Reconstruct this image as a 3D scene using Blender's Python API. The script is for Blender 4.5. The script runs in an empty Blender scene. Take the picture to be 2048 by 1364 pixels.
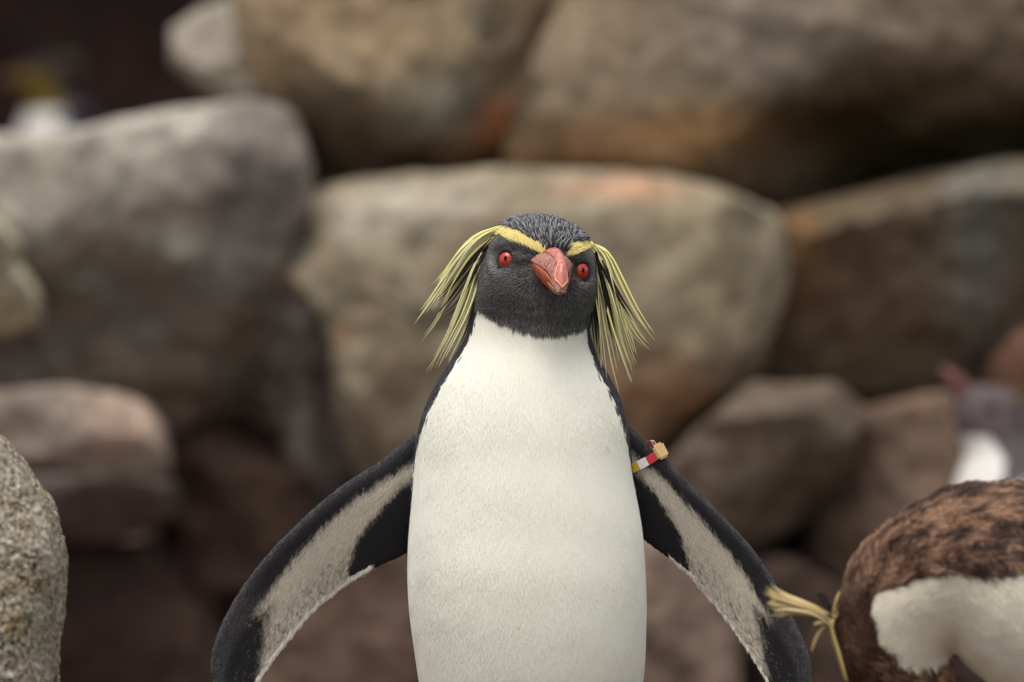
import bpy, bmesh, math, random
import numpy as np
from mathutils import Vector, Matrix, kdtree
from mathutils.bvhtree import BVHTree

# ------------------------------------------------------------------ camera, sky, sun, exposure
S0, D0, HC = 2600.0, 6.7, 0.42          # photo pixels per metre at the penguin, camera distance, camera height
sc = bpy.context.scene
COL = sc.collection
cam_d = bpy.data.cameras.new('camera')
cam = bpy.data.objects.new('camera', cam_d); COL.objects.link(cam)
cam_d.sensor_width = 23.5
cam_d.lens = 23.5 * S0 * D0 / 2048.0
cam.location = (0, -D0, HC); cam.rotation_euler = (math.radians(90), 0, 0)
cam_d.clip_start = 0.1; cam_d.clip_end = 500
cam_d.dof.use_dof = True; cam_d.dof.focus_distance = D0 - 0.045; cam_d.dof.aperture_fstop = 3.6
sc.camera = cam

SUN_EL, SUN_AZ = 68.0, 205.0            # azimuth: compass degrees with the camera looking north
w = bpy.data.worlds.new('World'); sc.world = w; w.use_nodes = True
nt = w.node_tree; bg = nt.nodes['Background']
sky = nt.nodes.new('ShaderNodeTexSky'); sky.sky_type = 'NISHITA'; sky.sun_disc = False
sky.sun_elevation = math.radians(SUN_EL); sky.sun_rotation = math.radians(SUN_AZ)
sky.air_density = 1.0; sky.dust_density = 2.0; sky.ozone_density = 0.6
hs = nt.nodes.new('ShaderNodeHueSaturation'); hs.inputs['Saturation'].default_value = 0.25   # overcast: nearly white sky
nt.links.new(sky.outputs[0], hs.inputs['Color']); nt.links.new(hs.outputs[0], bg.inputs[0])
bg.inputs[1].default_value = 0.11
sun_d = bpy.data.lights.new('sun', 'SUN'); sun_d.energy = 1.5; sun_d.angle = math.radians(35); sun_d.color = (1, 0.95, 0.86)
sun = bpy.data.objects.new('sun', sun_d); COL.objects.link(sun); sun.location = (0, 0, 6)
_a, _e = math.radians(SUN_AZ), math.radians(SUN_EL)
sun.rotation_euler = Vector((math.sin(_a)*math.cos(_e), math.cos(_a)*math.cos(_e), math.sin(_e))).to_track_quat('Z', 'Y').to_euler()
sc.view_settings.view_transform = 'Standard'; sc.view_settings.look = 'None'
sc.view_settings.gamma = 1; sc.view_settings.use_curve_mapping = False
sc.view_settings.exposure = 0.53
sc.render.engine = 'CYCLES'
sc.cycles.use_denoising = True
sc.cycles.max_bounces = 6
sc.cycles_curves.shape = 'RIBBONS'; sc.cycles_curves.subdivisions = 2

RNG = np.random.default_rng(7)
random.seed(7)

# ------------------------------------------------------------------ helpers
def P(px, py, y=0.0):
    k = (D0 + y) / D0 / S0
    return Vector(((px - 1024) * k, y, HC + (682 - py) * k))
def PA(pts, y=0.0):
    a = np.asarray(pts, float); k = (D0 + y) / D0 / S0
    return np.stack([(a[:, 0]-1024)*k, np.full(len(a), y), HC + (682-a[:, 1])*k], 1)
def lin(r, g, b):
    f = lambda c: (c/255/12.92) if c/255 <= 0.04045 else ((c/255+0.055)/1.055)**2.4
    return np.array([f(r), f(g), f(b)])
def sstep(a, b, x):
    t = np.clip((x-a)/(b-a), 0, 1); return t*t*(3-2*t)
def _h(ix, iy, iz, seed):
    n = (ix*374761393 + iy*668265263 + iz*2147483647 + seed*1274126177) & 0xFFFFFFFF
    n = ((n ^ (n >> 13)) * 1274126177) & 0xFFFFFFFF
    n = ((n ^ (n >> 16)) * 2246822519) & 0xFFFFFFFF
    return ((n ^ (n >> 15)) & 0xFFFF) / 65535.0
def vnoise(p, seed=0):
    p = np.asarray(p, float); i = np.floor(p).astype(np.int64); f = p - i; f = f*f*(3-2*f)
    r = 0
    for dx in (0, 1):
        for dy in (0, 1):
            for dz in (0, 1):
                wgt = (f[:, 0] if dx else 1-f[:, 0])*(f[:, 1] if dy else 1-f[:, 1])*(f[:, 2] if dz else 1-f[:, 2])
                r = r + wgt*_h(i[:, 0]+dx, i[:, 1]+dy, i[:, 2]+dz, seed)
    return r*2-1
def fbm(p, octaves=4, seed=0, gain=0.5):
    p = np.asarray(p, float); r = 0; a = 1
    for k in range(octaves):
        r = r + a*vnoise(p*(2.03**k) + 17.3*k, seed+k); a *= gain
    return r
def link(o, parent=None):
    COL.objects.link(o)
    if parent is not None: o.parent = parent
    return o
def mesh_obj(name, v, f, mat=None, parent=None, smooth=True):
    me = bpy.data.meshes.new(name)
    me.from_pydata([tuple(map(float, q)) for q in v], [], [tuple(map(int, q)) for q in f]); me.update()
    if smooth: me.shade_smooth()
    if mat: me.materials.append(mat)
    return link(bpy.data.objects.new(name, me), parent)
def empty(name, loc=(0, 0, 0)):
    o = bpy.data.objects.new(name, None); o.empty_display_size = 0.05; o.location = loc
    return link(o)
def tag(o, label, cat, group=None, kind=None):
    o['label'] = label; o['category'] = cat
    if group: o['group'] = group
    if kind: o['kind'] = kind
    return o
def set_parent(o, root):               # parts are modelled in world space
    o.parent = root; o.matrix_parent_inverse = root.matrix_world.inverted() if root.type != 'EMPTY' else Matrix.Translation(-root.location)
def pchip(x, xp, fp):
    xp = np.asarray(xp, float); fp = np.asarray(fp, float); h = np.diff(xp); dl = np.diff(fp)/h
    m = np.zeros(len(xp)); m[0] = dl[0]; m[-1] = dl[-1]
    w1 = 2*h[1:]+h[:-1]; w2 = h[1:]+2*h[:-1]
    with np.errstate(divide='ignore', invalid='ignore'):
        hm = (w1+w2)/(w1/dl[:-1]+w2/dl[1:])
    m[1:-1] = np.where(dl[:-1]*dl[1:] > 0, hm, 0)
    i = np.clip(np.searchsorted(xp, x)-1, 0, len(h)-1); t = np.clip((x-xp[i])/h[i], 0, 1)
    return fp[i]*(1+2*t)*(1-t)**2 + m[i]*h[i]*t*(1-t)**2 + fp[i+1]*t*t*(3-2*t) + m[i+1]*h[i]*t*t*(t-1)
def grid_faces(nr, nc, wrap=True, off=0):
    r, c = np.meshgrid(np.arange(nr-1), np.arange(nc if wrap else nc-1), indexing='ij')
    c2 = (c+1) % nc
    return np.stack([r*nc+c, r*nc+c2, (r+1)*nc+c2, (r+1)*nc+c], -1).reshape(-1, 4) + off
def resample(poly, n, closed=False):
    a = np.asarray(poly, float)
    if closed: a = np.vstack([a, a[:1]])
    d = np.r_[0, np.cumsum(np.linalg.norm(np.diff(a, axis=0), axis=1))]
    s = np.linspace(0, d[-1], n, endpoint=not closed)
    return np.stack([np.interp(s, d, a[:, k]) for k in range(a.shape[1])], 1)
def smooth_curve(poly, n, it=2):
    a = np.asarray(poly, float)
    for _ in range(it):
        q = np.empty((2*len(a), a.shape[1])); q[0] = a[0]; q[-1] = a[-1]
        q[1:-1:2] = a[:-1]*0.75 + a[1:]*0.25; q[2:-1:2] = a[:-1]*0.25 + a[1:]*0.75
        a = q
    return resample(a, n)
def tube(path, radii, nseg=8, squash=None):
    path = np.asarray(path, float); radii = np.broadcast_to(radii, (len(path),))
    t = np.gradient(path, axis=0); t /= np.linalg.norm(t, axis=1)[:, None]+1e-12
    up = np.array([0, 0, 1.]) if abs(t[0][2]) < 0.9 else np.array([0, 1., 0])
    vs = []
    for k in range(len(path)):
        x = np.cross(up, t[k]); x /= np.linalg.norm(x)+1e-12; y = np.cross(t[k], x); up = y
        an = np.linspace(0, 2*np.pi, nseg, endpoint=False)
        vs.append(path[k] + radii[k]*(np.cos(an)[:, None]*x + np.sin(an)[:, None]*y))
    v = np.vstack(vs); f = [tuple(q) for q in grid_faces(len(path), nseg)]
    f.append(tuple(range(nseg-1, -1, -1))); f.append(tuple(range(len(v)-nseg, len(v))))
    return v, f
def remesh(vlist, flist, voxel, smooth_it=4, factor=0.5):
    me = bpy.data.meshes.new('tmp'); vs = []; fs = []; off = 0
    for v, f in zip(vlist, flist):
        vs += [tuple(map(float, q)) for q in v]; fs += [tuple(int(i)+off for i in q) for q in f]; off += len(v)
    me.from_pydata(vs, [], fs); me.update()
    o = bpy.data.objects.new('tmp', me); COL.objects.link(o)
    m = o.modifiers.new('r', 'REMESH'); m.mode = 'VOXEL'; m.voxel_size = voxel; m.adaptivity = 0
    if smooth_it:
        s = o.modifiers.new('s', 'SMOOTH'); s.iterations = smooth_it; s.factor = factor
    dg = bpy.context.evaluated_depsgraph_get(); ev = o.evaluated_get(dg)
    out = bpy.data.meshes.new_from_object(ev)
    bpy.data.objects.remove(o); bpy.data.meshes.remove(me)
    out.materials.clear()
    return out
def mesh_arrays(me):
    n = len(me.vertices); v = np.empty(n*3); me.vertices.foreach_get('co', v); v = v.reshape(-1, 3)
    me.calc_loop_triangles(); m = len(me.loop_triangles)
    t = np.empty(m*3, np.int32); me.loop_triangles.foreach_get('vertices', t); t = t.reshape(-1, 3)
    nn = np.empty(n*3); me.vertex_normals.foreach_get('vector', nn)
    return v, t, nn.reshape(-1, 3)
def set_verts(me, v):
    me.vertices.foreach_set('co', np.asarray(v, float).ravel()); me.update()
def set_colors(me, rgb, name='tint'):
    a = me.attributes.new(name, 'FLOAT_COLOR', 'POINT')
    a.data.foreach_set('color', np.c_[np.clip(rgb, 0, 1), np.ones(len(rgb))].astype(np.float32).ravel())
def unit(a):
    return a/(np.linalg.norm(a, axis=-1, keepdims=True)+1e-12)

# ------------------------------------------------------------------ materials
def new_mat(name):
    m = bpy.data.materials.new(name); m.use_nodes = True
    return m, m.node_tree, m.node_tree.nodes['Principled BSDF']
def tint_mat(name, rough=0.6, spec=0.3, sheen=0.0):
    m, t, b = new_mat(name)
    a = t.nodes.new('ShaderNodeAttribute'); a.attribute_name = 'tint'
    t.links.new(a.outputs['Color'], b.inputs['Base Color'])
    b.inputs['Roughness'].default_value = rough; b.inputs['Specular IOR Level'].default_value = spec
    b.inputs['Sheen Weight'].default_value = sheen
    return m
def plain(name, rgb, rough=0.5, spec=0.4, coat=0.0, var=0.0, scale=200.0, bump=0.0, sss=0.0):
    m, t, b = new_mat(name)
    b.inputs['Roughness'].default_value = rough; b.inputs['Specular IOR Level'].default_value = spec
    b.inputs['Coat Weight'].default_value = coat; b.inputs['Coat Roughness'].default_value = 0.05
    if sss:
        b.inputs['Subsurface Weight'].default_value = sss; b.inputs['Subsurface Radius'].default_value = (1, .35, .2); b.inputs['Subsurface Scale'].default_value = 0.002
    if var or bump:
        tc = t.nodes.new('ShaderNodeTexCoord'); n = t.nodes.new('ShaderNodeTexNoise')
        n.inputs['Scale'].default_value = scale; n.inputs['Detail'].default_value = 5
        t.links.new(tc.outputs['Object'], n.inputs['Vector'])
        cr = t.nodes.new('ShaderNodeValToRGB')
        c = np.array(rgb)
        cr.color_ramp.elements[0].position = 0.3; cr.color_ramp.elements[1].position = 0.7
        cr.color_ramp.elements[0].color = (*np.clip(c*(1-var), 0, 1), 1); cr.color_ramp.elements[1].color = (*np.clip(c*(1+var), 0, 1), 1)
        t.links.new(n.outputs['Fac'], cr.inputs['Fac']); t.links.new(cr.outputs['Color'], b.inputs['Base Color'])
        if bump:
            bp = t.nodes.new('ShaderNodeBump'); bp.inputs['Strength'].default_value = bump; bp.inputs['Distance'].default_value = 0.001
            t.links.new(n.outputs['Fac'], bp.inputs['Height']); t.links.new(bp.outputs['Normal'], b.inputs['Normal'])
    else:
        b.inputs['Base Color'].default_value = (*rgb, 1)
    return m
def rock_mat(name, c1, c2, c3, seed, scale=5.0, rough=0.85, stain=0.28, amount=0.5, moss=None, patches=()):
    """mottled stone: two ground colours, a stain colour in patches and a fine mineral speckle"""
    m, t, b = new_mat(name)
    N, L = t.nodes, t.links
    tc = N.new('ShaderNodeTexCoord'); mp = N.new('ShaderNodeMapping'); mp.inputs['Location'].default_value = (seed*3.1, seed*1.7, seed*2.3)
    L.new(tc.outputs['Object'], mp.inputs['Vector'])
    def noise(s, d=6, r=0.6, dist=0.6):
        n = N.new('ShaderNodeTexNoise'); n.inputs['Scale'].default_value = s; n.inputs['Detail'].default_value = d
        n.inputs['Roughness'].default_value = r; n.inputs['Distortion'].default_value = dist
        L.new(mp.outputs[0], n.inputs['Vector']); return n
    def ramp(src, a, bb):
        r = N.new('ShaderNodeMapRange'); r.inputs[1].default_value = a; r.inputs[2].default_value = bb; r.interpolation_type = 'SMOOTHSTEP'
        L.new(src, r.inputs[0]); return r.outputs[0]
    def mix(f, a, c):
        x = N.new('ShaderNodeMix'); x.data_type = 'RGBA'
        if isinstance(f, float): x.inputs[0].default_value = f
        else: L.new(f, x.inputs[0])
        for sock, val in ((x.inputs[6], a), (x.inputs[7], c)):
            if isinstance(val, bpy.types.NodeSocket): L.new(val, sock)
            else: sock.default_value = (*val, 1)
        return x.outputs[2]
    n1 = noise(scale); n2 = noise(scale*2.3, 7, 0.65, 1.0); n3 = noise(scale*9, 4)
    c = mix(ramp(n1.outputs['Fac'], 0.38, 0.62), c1, c2)
    c = mix(ramp(n2.outputs['Fac'], 0.5+0.16*(1-amount), 0.72), c, c3)
    n4 = noise(scale*1.3, 5, 0.6, 1.5)
    if moss is not None: c = mix(ramp(n4.outputs['Fac'], 0.55, 0.68), c, moss)
    for (qx, qy, yy, rx, rz, pc, strength) in patches:      # stains and paler or darker patches of their own shape
        vm = N.new('ShaderNodeVectorMath'); vm.operation = 'SUBTRACT'; L.new(tc.outputs['Object'], vm.inputs[0]); vm.inputs[1].default_value = P(qx, qy, yy)
        v2 = N.new('ShaderNodeVectorMath'); v2.operation = 'MULTIPLY'; L.new(vm.outputs[0], v2.inputs[0]); v2.inputs[1].default_value = (1/rx, .6, 1/rz)
        v3 = N.new('ShaderNodeVectorMath'); v3.operation = 'LENGTH'; L.new(v2.outputs[0], v3.inputs[0])
        ma = N.new('ShaderNodeMath'); ma.operation = 'MULTIPLY_ADD'; L.new(n4.outputs['Fac'], ma.inputs[0]); ma.inputs[1].default_value = 1.6; L.new(v3.outputs['Value'], ma.inputs[2])
        mk = N.new('ShaderNodeMath'); mk.operation = 'MULTIPLY'; L.new(ramp(ma.outputs[0], 2.3, 1.0), mk.inputs[0]); mk.inputs[1].default_value = strength
        c = mix(mk.outputs[0], c, lin(*pc))
    sp = ramp(n3.outputs['Fac'], 0.3, 0.7)
    hsv = N.new('ShaderNodeHueSaturation'); L.new(c, hsv.inputs['Color'])
    mr = N.new('ShaderNodeMapRange'); mr.inputs[3].default_value = 1-stain; mr.inputs[4].default_value = 1+stain; L.new(sp, mr.inputs[0]); L.new(mr.outputs[0], hsv.inputs['Value'])
    L.new(hsv.outputs[0], b.inputs['Base Color'])
    b.inputs['Roughness'].default_value = rough; b.inputs['Specular IOR Level'].default_value = 0.25
    bp = N.new('ShaderNodeBump'); bp.inputs['Strength'].default_value = 0.8; bp.inputs['Distance'].default_value = 0.012
    L.new(n2.outputs['Fac'], bp.inputs['Height']); L.new(bp.outputs[0], b.inputs['Normal'])
    return m
M_skin = tint_mat('plumage_base', 0.7, 0.2)
M_feather = tint_mat('plumage_feather', 0.55, 0.35)
M_plume = tint_mat('crest_plume', 0.5, 0.35)
M_foot = plain('foot_skin', lin(205, 140, 130), 0.55, var=0.25, scale=90, bump=0.5)
M_claw = plain('claw', (0.02, 0.015, 0.012), 0.4)

# ------------------------------------------------------------------ ground
def build_ground():
    xs = np.r_[np.linspace(-60, -3, 30), np.linspace(-2.9, 2.9, 90), np.linspace(3, 60, 30)]
    ys = np.r_[np.linspace(-40, -3, 24), np.linspace(-2.9, 12, 160), np.linspace(12.5, 70, 30)]
    X, Y = np.meshgrid(xs, ys, indexing='xy'); p = np.stack([X.ravel(), Y.ravel(), 0*X.ravel()], 1)
    z = -0.04*sstep(0.8, 2.4, p[:, 1]) + 0.4635*sstep(4.4, 5.6, p[:, 1])
    rough = sstep(0.25, 0.6, np.hypot(p[:, 0]-0.03, p[:, 1]))*sstep(0.1, 0.35, np.hypot(p[:, 0]-0.42, p[:, 1]+0.38))
    z = z + 0.02*fbm(p*3.0, 4, 3)*rough*sstep(0.1, 0.3, np.hypot(p[:, 0]-.5, p[:, 1]-2.5))*sstep(0.15, 0.4, np.hypot(p[:, 0]+.68, p[:, 1]-6.3))
    p[:, 2] = z
    f = grid_faces(len(ys), len(xs), wrap=False)
    g = mesh_obj('ground', p, f, rock_mat('ground_soil', lin(95, 78, 66), lin(72, 58, 50), lin(120, 105, 92), 11, 6.0, 0.95, 0.5))
    g['kind'] = 'structure'
build_ground()

# ------------------------------------------------------------------ boulders
def boulder(name, label, poly, y, depth, mat, box=0.15, lean=0.0, amp=0.016, seed=1, ntheta=180, nphi=120, freq=9.0, fine=0.0, group=None, cuts=16, under=None, chaikin=1, grow=1.03):
    """broken stone: an outline of its own size, depth to match, planes chipped off, worn by noise"""
    a = np.asarray(poly, float)
    for _ in range(chaikin):
        q = np.empty((2*len(a), 2)); nx = np.roll(a, -1, 0); q[0::2] = a*0.87+nx*0.13; q[1::2] = a*0.13+nx*0.87; a = q
    a = resample(a, ntheta, closed=True)
    w2 = PA(a, y)[:, [0, 2]]; c = w2.mean(0); d = (w2 - c)*grow
    ph = np.linspace(-math.pi/2, math.pi/2, 20001)
    gh = np.stack([np.abs(np.cos(ph))**box, np.sign(np.sin(ph))*np.abs(np.sin(ph))**box], 1); gh[0] = (0, -1); gh[-1] = (0, 1)
    g, h = resample(gh, nphi).T
    V = np.zeros((nphi, ntheta, 3))
    V[..., 0] = c[0] + g[:, None]*d[None, :, 0]; V[..., 2] = c[1] + g[:, None]*d[None, :, 1]
    V[..., 1] = y + depth*h[:, None]
    V = V.reshape(-1, 3); cc = np.array([c[0], y, c[1]])
    r = np.random.default_rng(seed+100)
    for _ in range(cuts):
        n = r.normal(0, 1, 3); n[1] = -abs(n[1])*1.1-.35; n /= np.linalg.norm(n)
        e = (V-cc)@n; cut = e.max()*r.uniform(.86, .99)
        V = V - n*(np.maximum(e-cut, 0)*.95)[:, None]
    hz = (np.ptp(w2[:, 1])/2)
    V[:, 1] += lean*(c[1]-V[:, 2])/hz*depth*0.9
    if under:                       # the face turns back under this line: an overhang
        x0, _, z0 = P(under[0], under[1], y); x1, _, z1 = P(under[2], under[3], y)
        zl = z0 + (V[:, 0]-x0)/(x1-x0)*(z1-z0) + .06*fbm(V*5, 3, seed)
        b = zl - V[:, 2]; V[:, 1] += under[4]*(np.sqrt(b*b+.0016)+b-.005)*.5*(V[:, 1] < y+depth*.6)
    dirn = unit(V-cc)
    n = fbm(V*freq*0.5 + seed*7.7, 5, seed, .55)*0.7
    rid = 1-np.abs(fbm(V*freq*0.9 + seed*3.3, 4, seed+40, .55))*1.6
    V = V + dirn*(amp*(n + 0.6*rid))[:, None]
    if fine:
        V = V + dirn*(fine*(vnoise(V*420, seed+9)*0.7 + vnoise(V*230, seed+10)*0.9))[:, None]
    o = mesh_obj(name, V, grid_faces(nphi, ntheta)[:, ::-1], mat)
    tag(o, label, 'rock', group)
    return o

# the near granite stone
def granite_mat():
    m, t, b = new_mat('speckled_granite'); N, L = t.nodes, t.links
    tc = N.new('ShaderNodeTexCoord')
    v1 = N.new('ShaderNodeTexVoronoi'); v1.inputs['Scale'].default_value = 430; L.new(tc.outputs['Object'], v1.inputs['Vector'])
    sep = N.new('ShaderNodeSeparateColor'); L.new(v1.outputs['Color'], sep.inputs[0])
    cr = N.new('ShaderNodeValToRGB'); e = cr.color_ramp; e.interpolation = 'CONSTANT'
    stops = [(0.0, lin(40, 36, 28)), (0.13, lin(128, 118, 98)), (0.33, lin(172, 163, 143)), (0.55, lin(152, 136, 108)), (0.72, lin(196, 188, 168)), (0.86, lin(108, 104, 92)), (0.94, lin(210, 203, 188))]
    e.elements[0].position = 0; e.elements[0].color = (*stops[0][1], 1); e.elements[1].position = stops[1][0]; e.elements[1].color = (*stops[1][1], 1)
    for pz, c in stops[2:]: x = e.elements.new(pz); x.color = (*c, 1)
    L.new(sep.outputs[0], cr.inputs[0])
    n = N.new('ShaderNodeTexNoise'); n.inputs['Scale'].default_value = 34; n.inputs['Detail'].default_value = 5; L.new(tc.outputs['Object'], n.inputs['Vector'])
    mr = N.new('ShaderNodeMapRange'); mr.inputs[1].default_value = 0.5; mr.inputs[2].default_value = 0.72; L.new(n.outputs['Fac'], mr.inputs[0])
    mx = N.new('ShaderNodeMix'); mx.data_type = 'RGBA'; mx.blend_type = 'MULTIPLY'; L.new(mr.outputs[0], mx.inputs[0]); L.new(cr.outputs[0], mx.inputs[6]); mx.inputs[7].default_value = (0.62, 0.5, 0.28, 1)
    L.new(mx.outputs[2], b.inputs['Base Color']); b.inputs['Roughness'].default_value = 0.8
    bp = N.new('ShaderNodeBump'); bp.inputs['Distance'].default_value = 0.0015; bp.inputs['Strength'].default_value = 0.7; L.new(v1.outputs['Distance'], bp.inputs['Height']); L.new(bp.outputs[0], b.inputs['Normal'])
    return m
boulder('granite_rock', 'speckled grey granite rock with rough grainy surface, sharply seen beside the penguin', [(-420, 1000), (-300, 900), (-150, 850), (-40, 862), (0, 888), (40, 930), (72, 975), (97, 1005), (108, 1035), (113, 1065), (122, 1100), (126, 1130), (122, 1180), (117, 1230), (109, 1280), (103, 1320), (101, 1364), (95, 1500), (80, 1835), (-200, 1840), (-420, 1835)],
        -0.3, 0.13, granite_mat(), 0.45, 0, 0.004, 5, 760, 420, 18.0, fine=0.0011, cuts=6, chaikin=2, grow=1.01)

RK = [ # name-label, polygon, y, depth, colours c1 c2 c3, seed, kwargs
 ('long grey boulder forming a flat shelf, darker towards its underside', [(-420, 340), (-100, 300), (150, 288), (300, 254), (480, 226), (560, 240), (600, 330), (600, 430), (570, 520), (565, 640), (530, 740), (420, 790), (340, 775), (200, 757), (0, 765), (-420, 770)], 3.1, 0.25,
  (186, 178, 164), (166, 158, 146), (132, 124, 114), 1, dict(lean=0.15, under=(0, 540, 560, 560, 1.0)), None),
 ('small pale grey block wedged beside the dark hollow', [(360, 70), (420, 34), (500, 18), (620, 40), (660, 200), (620, 290), (500, 232), (410, 165), (362, 130)], 3.5, 0.2,
  (172, 164, 150), (156, 146, 132), (120, 110, 96), 2, dict(lean=0.0), None),
 ('big tan boulder with an orange stain and a shaded sloping underside', [(480, -260), (490, 0), (508, 110), (560, 180), (640, 290), (700, 345), (850, 352), (1000, 345), (1025, 260), (1068, 130), (1120, 20), (1130, -260)], 3.25, 0.24,
  (150, 130, 104), (138, 120, 98), (104, 94, 76), 3, dict(lean=-.1, under=(510, 120, 1000, 300, 1.3)), (88, 92, 80)),
 ('broad brown boulder with mossy dark overhanging underside', [(1165, -260), (1140, 20), (1068, 150), (1024, 260), (1014, 345), (1150, 350), (1290, 358), (1400, 388), (1520, 412), (1700, 400), (1850, 375), (2100, 310), (2420, 220), (2420, -260)], 3.25, 0.3,
  (134, 118, 98), (112, 96, 74), (150, 122, 84), 4, dict(lean=-.1, under=(1250, 330, 2048, 120, 1.6)), (70, 64, 44)),
 ('wide beige boulder with a flat face and orange-tinged upper rim', [(578, 470), (600, 412), (700, 384), (900, 370), (1150, 364), (1300, 376), (1420, 402), (1525, 440), (1552, 560), (1535, 680), (1455, 780), (1385, 860), (1300, 980), (1100, 1080), (900, 1080), (790, 1020), (730, 900), (660, 650), (600, 540)], 3.1, 0.25,
  (158, 146, 124), (140, 124, 102), (128, 98, 72), 5, dict(lean=0.0, under=(600, 740, 1500, 600, .5)), (110, 106, 86)),
 ('shaded left side of the wide beige boulder, its shade painted dark grey', [(535, 480), (620, 450), (780, 600), (860, 900), (880, 1080), (700, 1040), (590, 950), (540, 760)], 3.14, 0.2,
  (112, 104, 97), (88, 80, 74), (142, 134, 126), 6, dict(lean=0.5), None),  # side face of the beige boulder, its shade put into the colour
 ('greenish brown boulder with a pale blue-grey streak', [(1480, 440), (1640, 415), (1800, 390), (2000, 345), (2420, 330), (2420, 640), (2060, 655), (2000, 750), (1900, 785), (1700, 775), (1560, 770), (1440, 760)], 3.22, 0.24,
  (116, 104, 84), (98, 82, 64), (120, 122, 114), 7, dict(lean=0.35), (70, 72, 56)),
 ('blocky grey-brown stone tucked under the beige boulder', [(1290, 990), (1400, 850), (1500, 775), (1630, 775), (1725, 835), (1690, 950), (1600, 1070), (1490, 1130), (1330, 1150)], 3.0, 0.18,
  (116, 100, 86), (98, 86, 72), (86, 80, 64), 8, dict(lean=0.3), None),
 ('dark brown boulder behind the bending penguin', [(1690, 840), (1850, 800), (1960, 810), (2100, 880), (2420, 900), (2420, 1450), (1700, 1450), (1570, 1200), (1620, 1060), (1700, 960)], 3.2, 0.3,
  (126, 104, 88), (104, 86, 74), (144, 114, 94), 9, dict(lean=0.4), None),
 ('rusty orange-brown stone under the blue-streaked boulder', [(1995, 720), (2050, 655), (2420, 620), (2420, 900), (2080, 880), (1990, 800)], 3.1, 0.16,
  (136, 102, 82), (118, 90, 72), (96, 78, 66), 10, dict(lean=0.2), None),
 ('pale pinkish stone lying under the long grey shelf', [(-420, 815), (0, 790), (130, 778), (270, 800), (316, 850), (326, 930), (300, 965), (150, 960), (0, 945), (-420, 950)], 3.0, 0.2,
  (180, 164, 150), (160, 142, 128), (150, 122, 102), 12, dict(lean=0.1), None),
 ('brown-grey slab beneath the pale pinkish stone', [(-420, 965), (60, 950), (250, 950), (326, 960), (335, 1040), (200, 1085), (-420, 1075)], 2.95, 0.2,
  (124, 110, 104), (108, 96, 90), (88, 76, 70), 13, dict(lean=0.3), None),
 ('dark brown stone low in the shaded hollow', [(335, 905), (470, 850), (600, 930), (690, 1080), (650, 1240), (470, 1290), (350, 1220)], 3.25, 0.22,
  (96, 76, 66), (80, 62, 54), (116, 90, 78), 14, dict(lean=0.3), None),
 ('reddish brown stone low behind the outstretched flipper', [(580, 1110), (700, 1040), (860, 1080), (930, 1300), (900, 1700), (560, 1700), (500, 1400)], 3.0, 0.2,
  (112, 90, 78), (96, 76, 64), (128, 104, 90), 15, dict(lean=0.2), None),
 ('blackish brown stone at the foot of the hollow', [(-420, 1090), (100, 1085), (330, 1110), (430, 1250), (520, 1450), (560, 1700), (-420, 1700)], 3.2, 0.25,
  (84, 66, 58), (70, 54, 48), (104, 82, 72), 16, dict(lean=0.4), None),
 ('dusty pink-brown stone under the flipper with the band', [(1180, 1090), (1300, 1060), (1420, 1100), (1470, 1220), (1450, 1400), (1400, 1700), (1000, 1700), (1000, 1200)], 2.9, 0.2,
  (142, 120, 106), (122, 102, 90), (104, 86, 76), 17, dict(lean=0.3), None),
 ('dark umber stone beside the dusty pink-brown stone', [(1460, 1130), (1560, 1120), (1680, 1200), (1750, 1350), (1780, 1700), (1420, 1700), (1440, 1400)], 3.1, 0.22,
  (98, 78, 68), (80, 64, 56), (112, 90, 78), 18, dict(lean=0.4), None),
 ('shadowy grey-brown wedge of rock between the grey shelf and the beige boulder', [(530, 215), (640, 260), (720, 345), (760, 400), (600, 470), (560, 560), (520, 520)], 3.55, 0.16,
  (124, 112, 104), (104, 92, 86), (140, 128, 118), 20, dict(lean=0.2), None),
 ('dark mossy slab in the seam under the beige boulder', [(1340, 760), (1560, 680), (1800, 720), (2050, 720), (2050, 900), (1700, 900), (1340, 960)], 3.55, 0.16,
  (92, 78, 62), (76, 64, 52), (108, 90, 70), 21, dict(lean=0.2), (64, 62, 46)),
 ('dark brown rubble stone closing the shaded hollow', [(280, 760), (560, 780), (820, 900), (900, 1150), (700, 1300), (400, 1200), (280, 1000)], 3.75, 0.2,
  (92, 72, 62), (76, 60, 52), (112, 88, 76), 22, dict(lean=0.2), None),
 ('dark umber stone added to darken the gap under the bending penguin', [(1830, 1200), (1900, 1150), (2150, 1130), (2400, 1180), (2420, 1560), (1780, 1560), (1800, 1330)], 1.6, 0.14,
  (62, 48, 42), (52, 40, 36), (76, 60, 52), 23, dict(lean=0.1, grow=1.0), None),  # invented stone, put in so the gap under the neck looks dark
 ('pale yellowish lump of rock set against the long grey shelf', [(-120, 440), (-40, 428), (10, 450), (36, 490), (28, 525), (70, 590), (60, 650), (-120, 660)], 2.84, 0.1,
  (196, 188, 160), (180, 172, 148), (140, 132, 116), 19, dict(lean=0.7), None),
]
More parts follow.
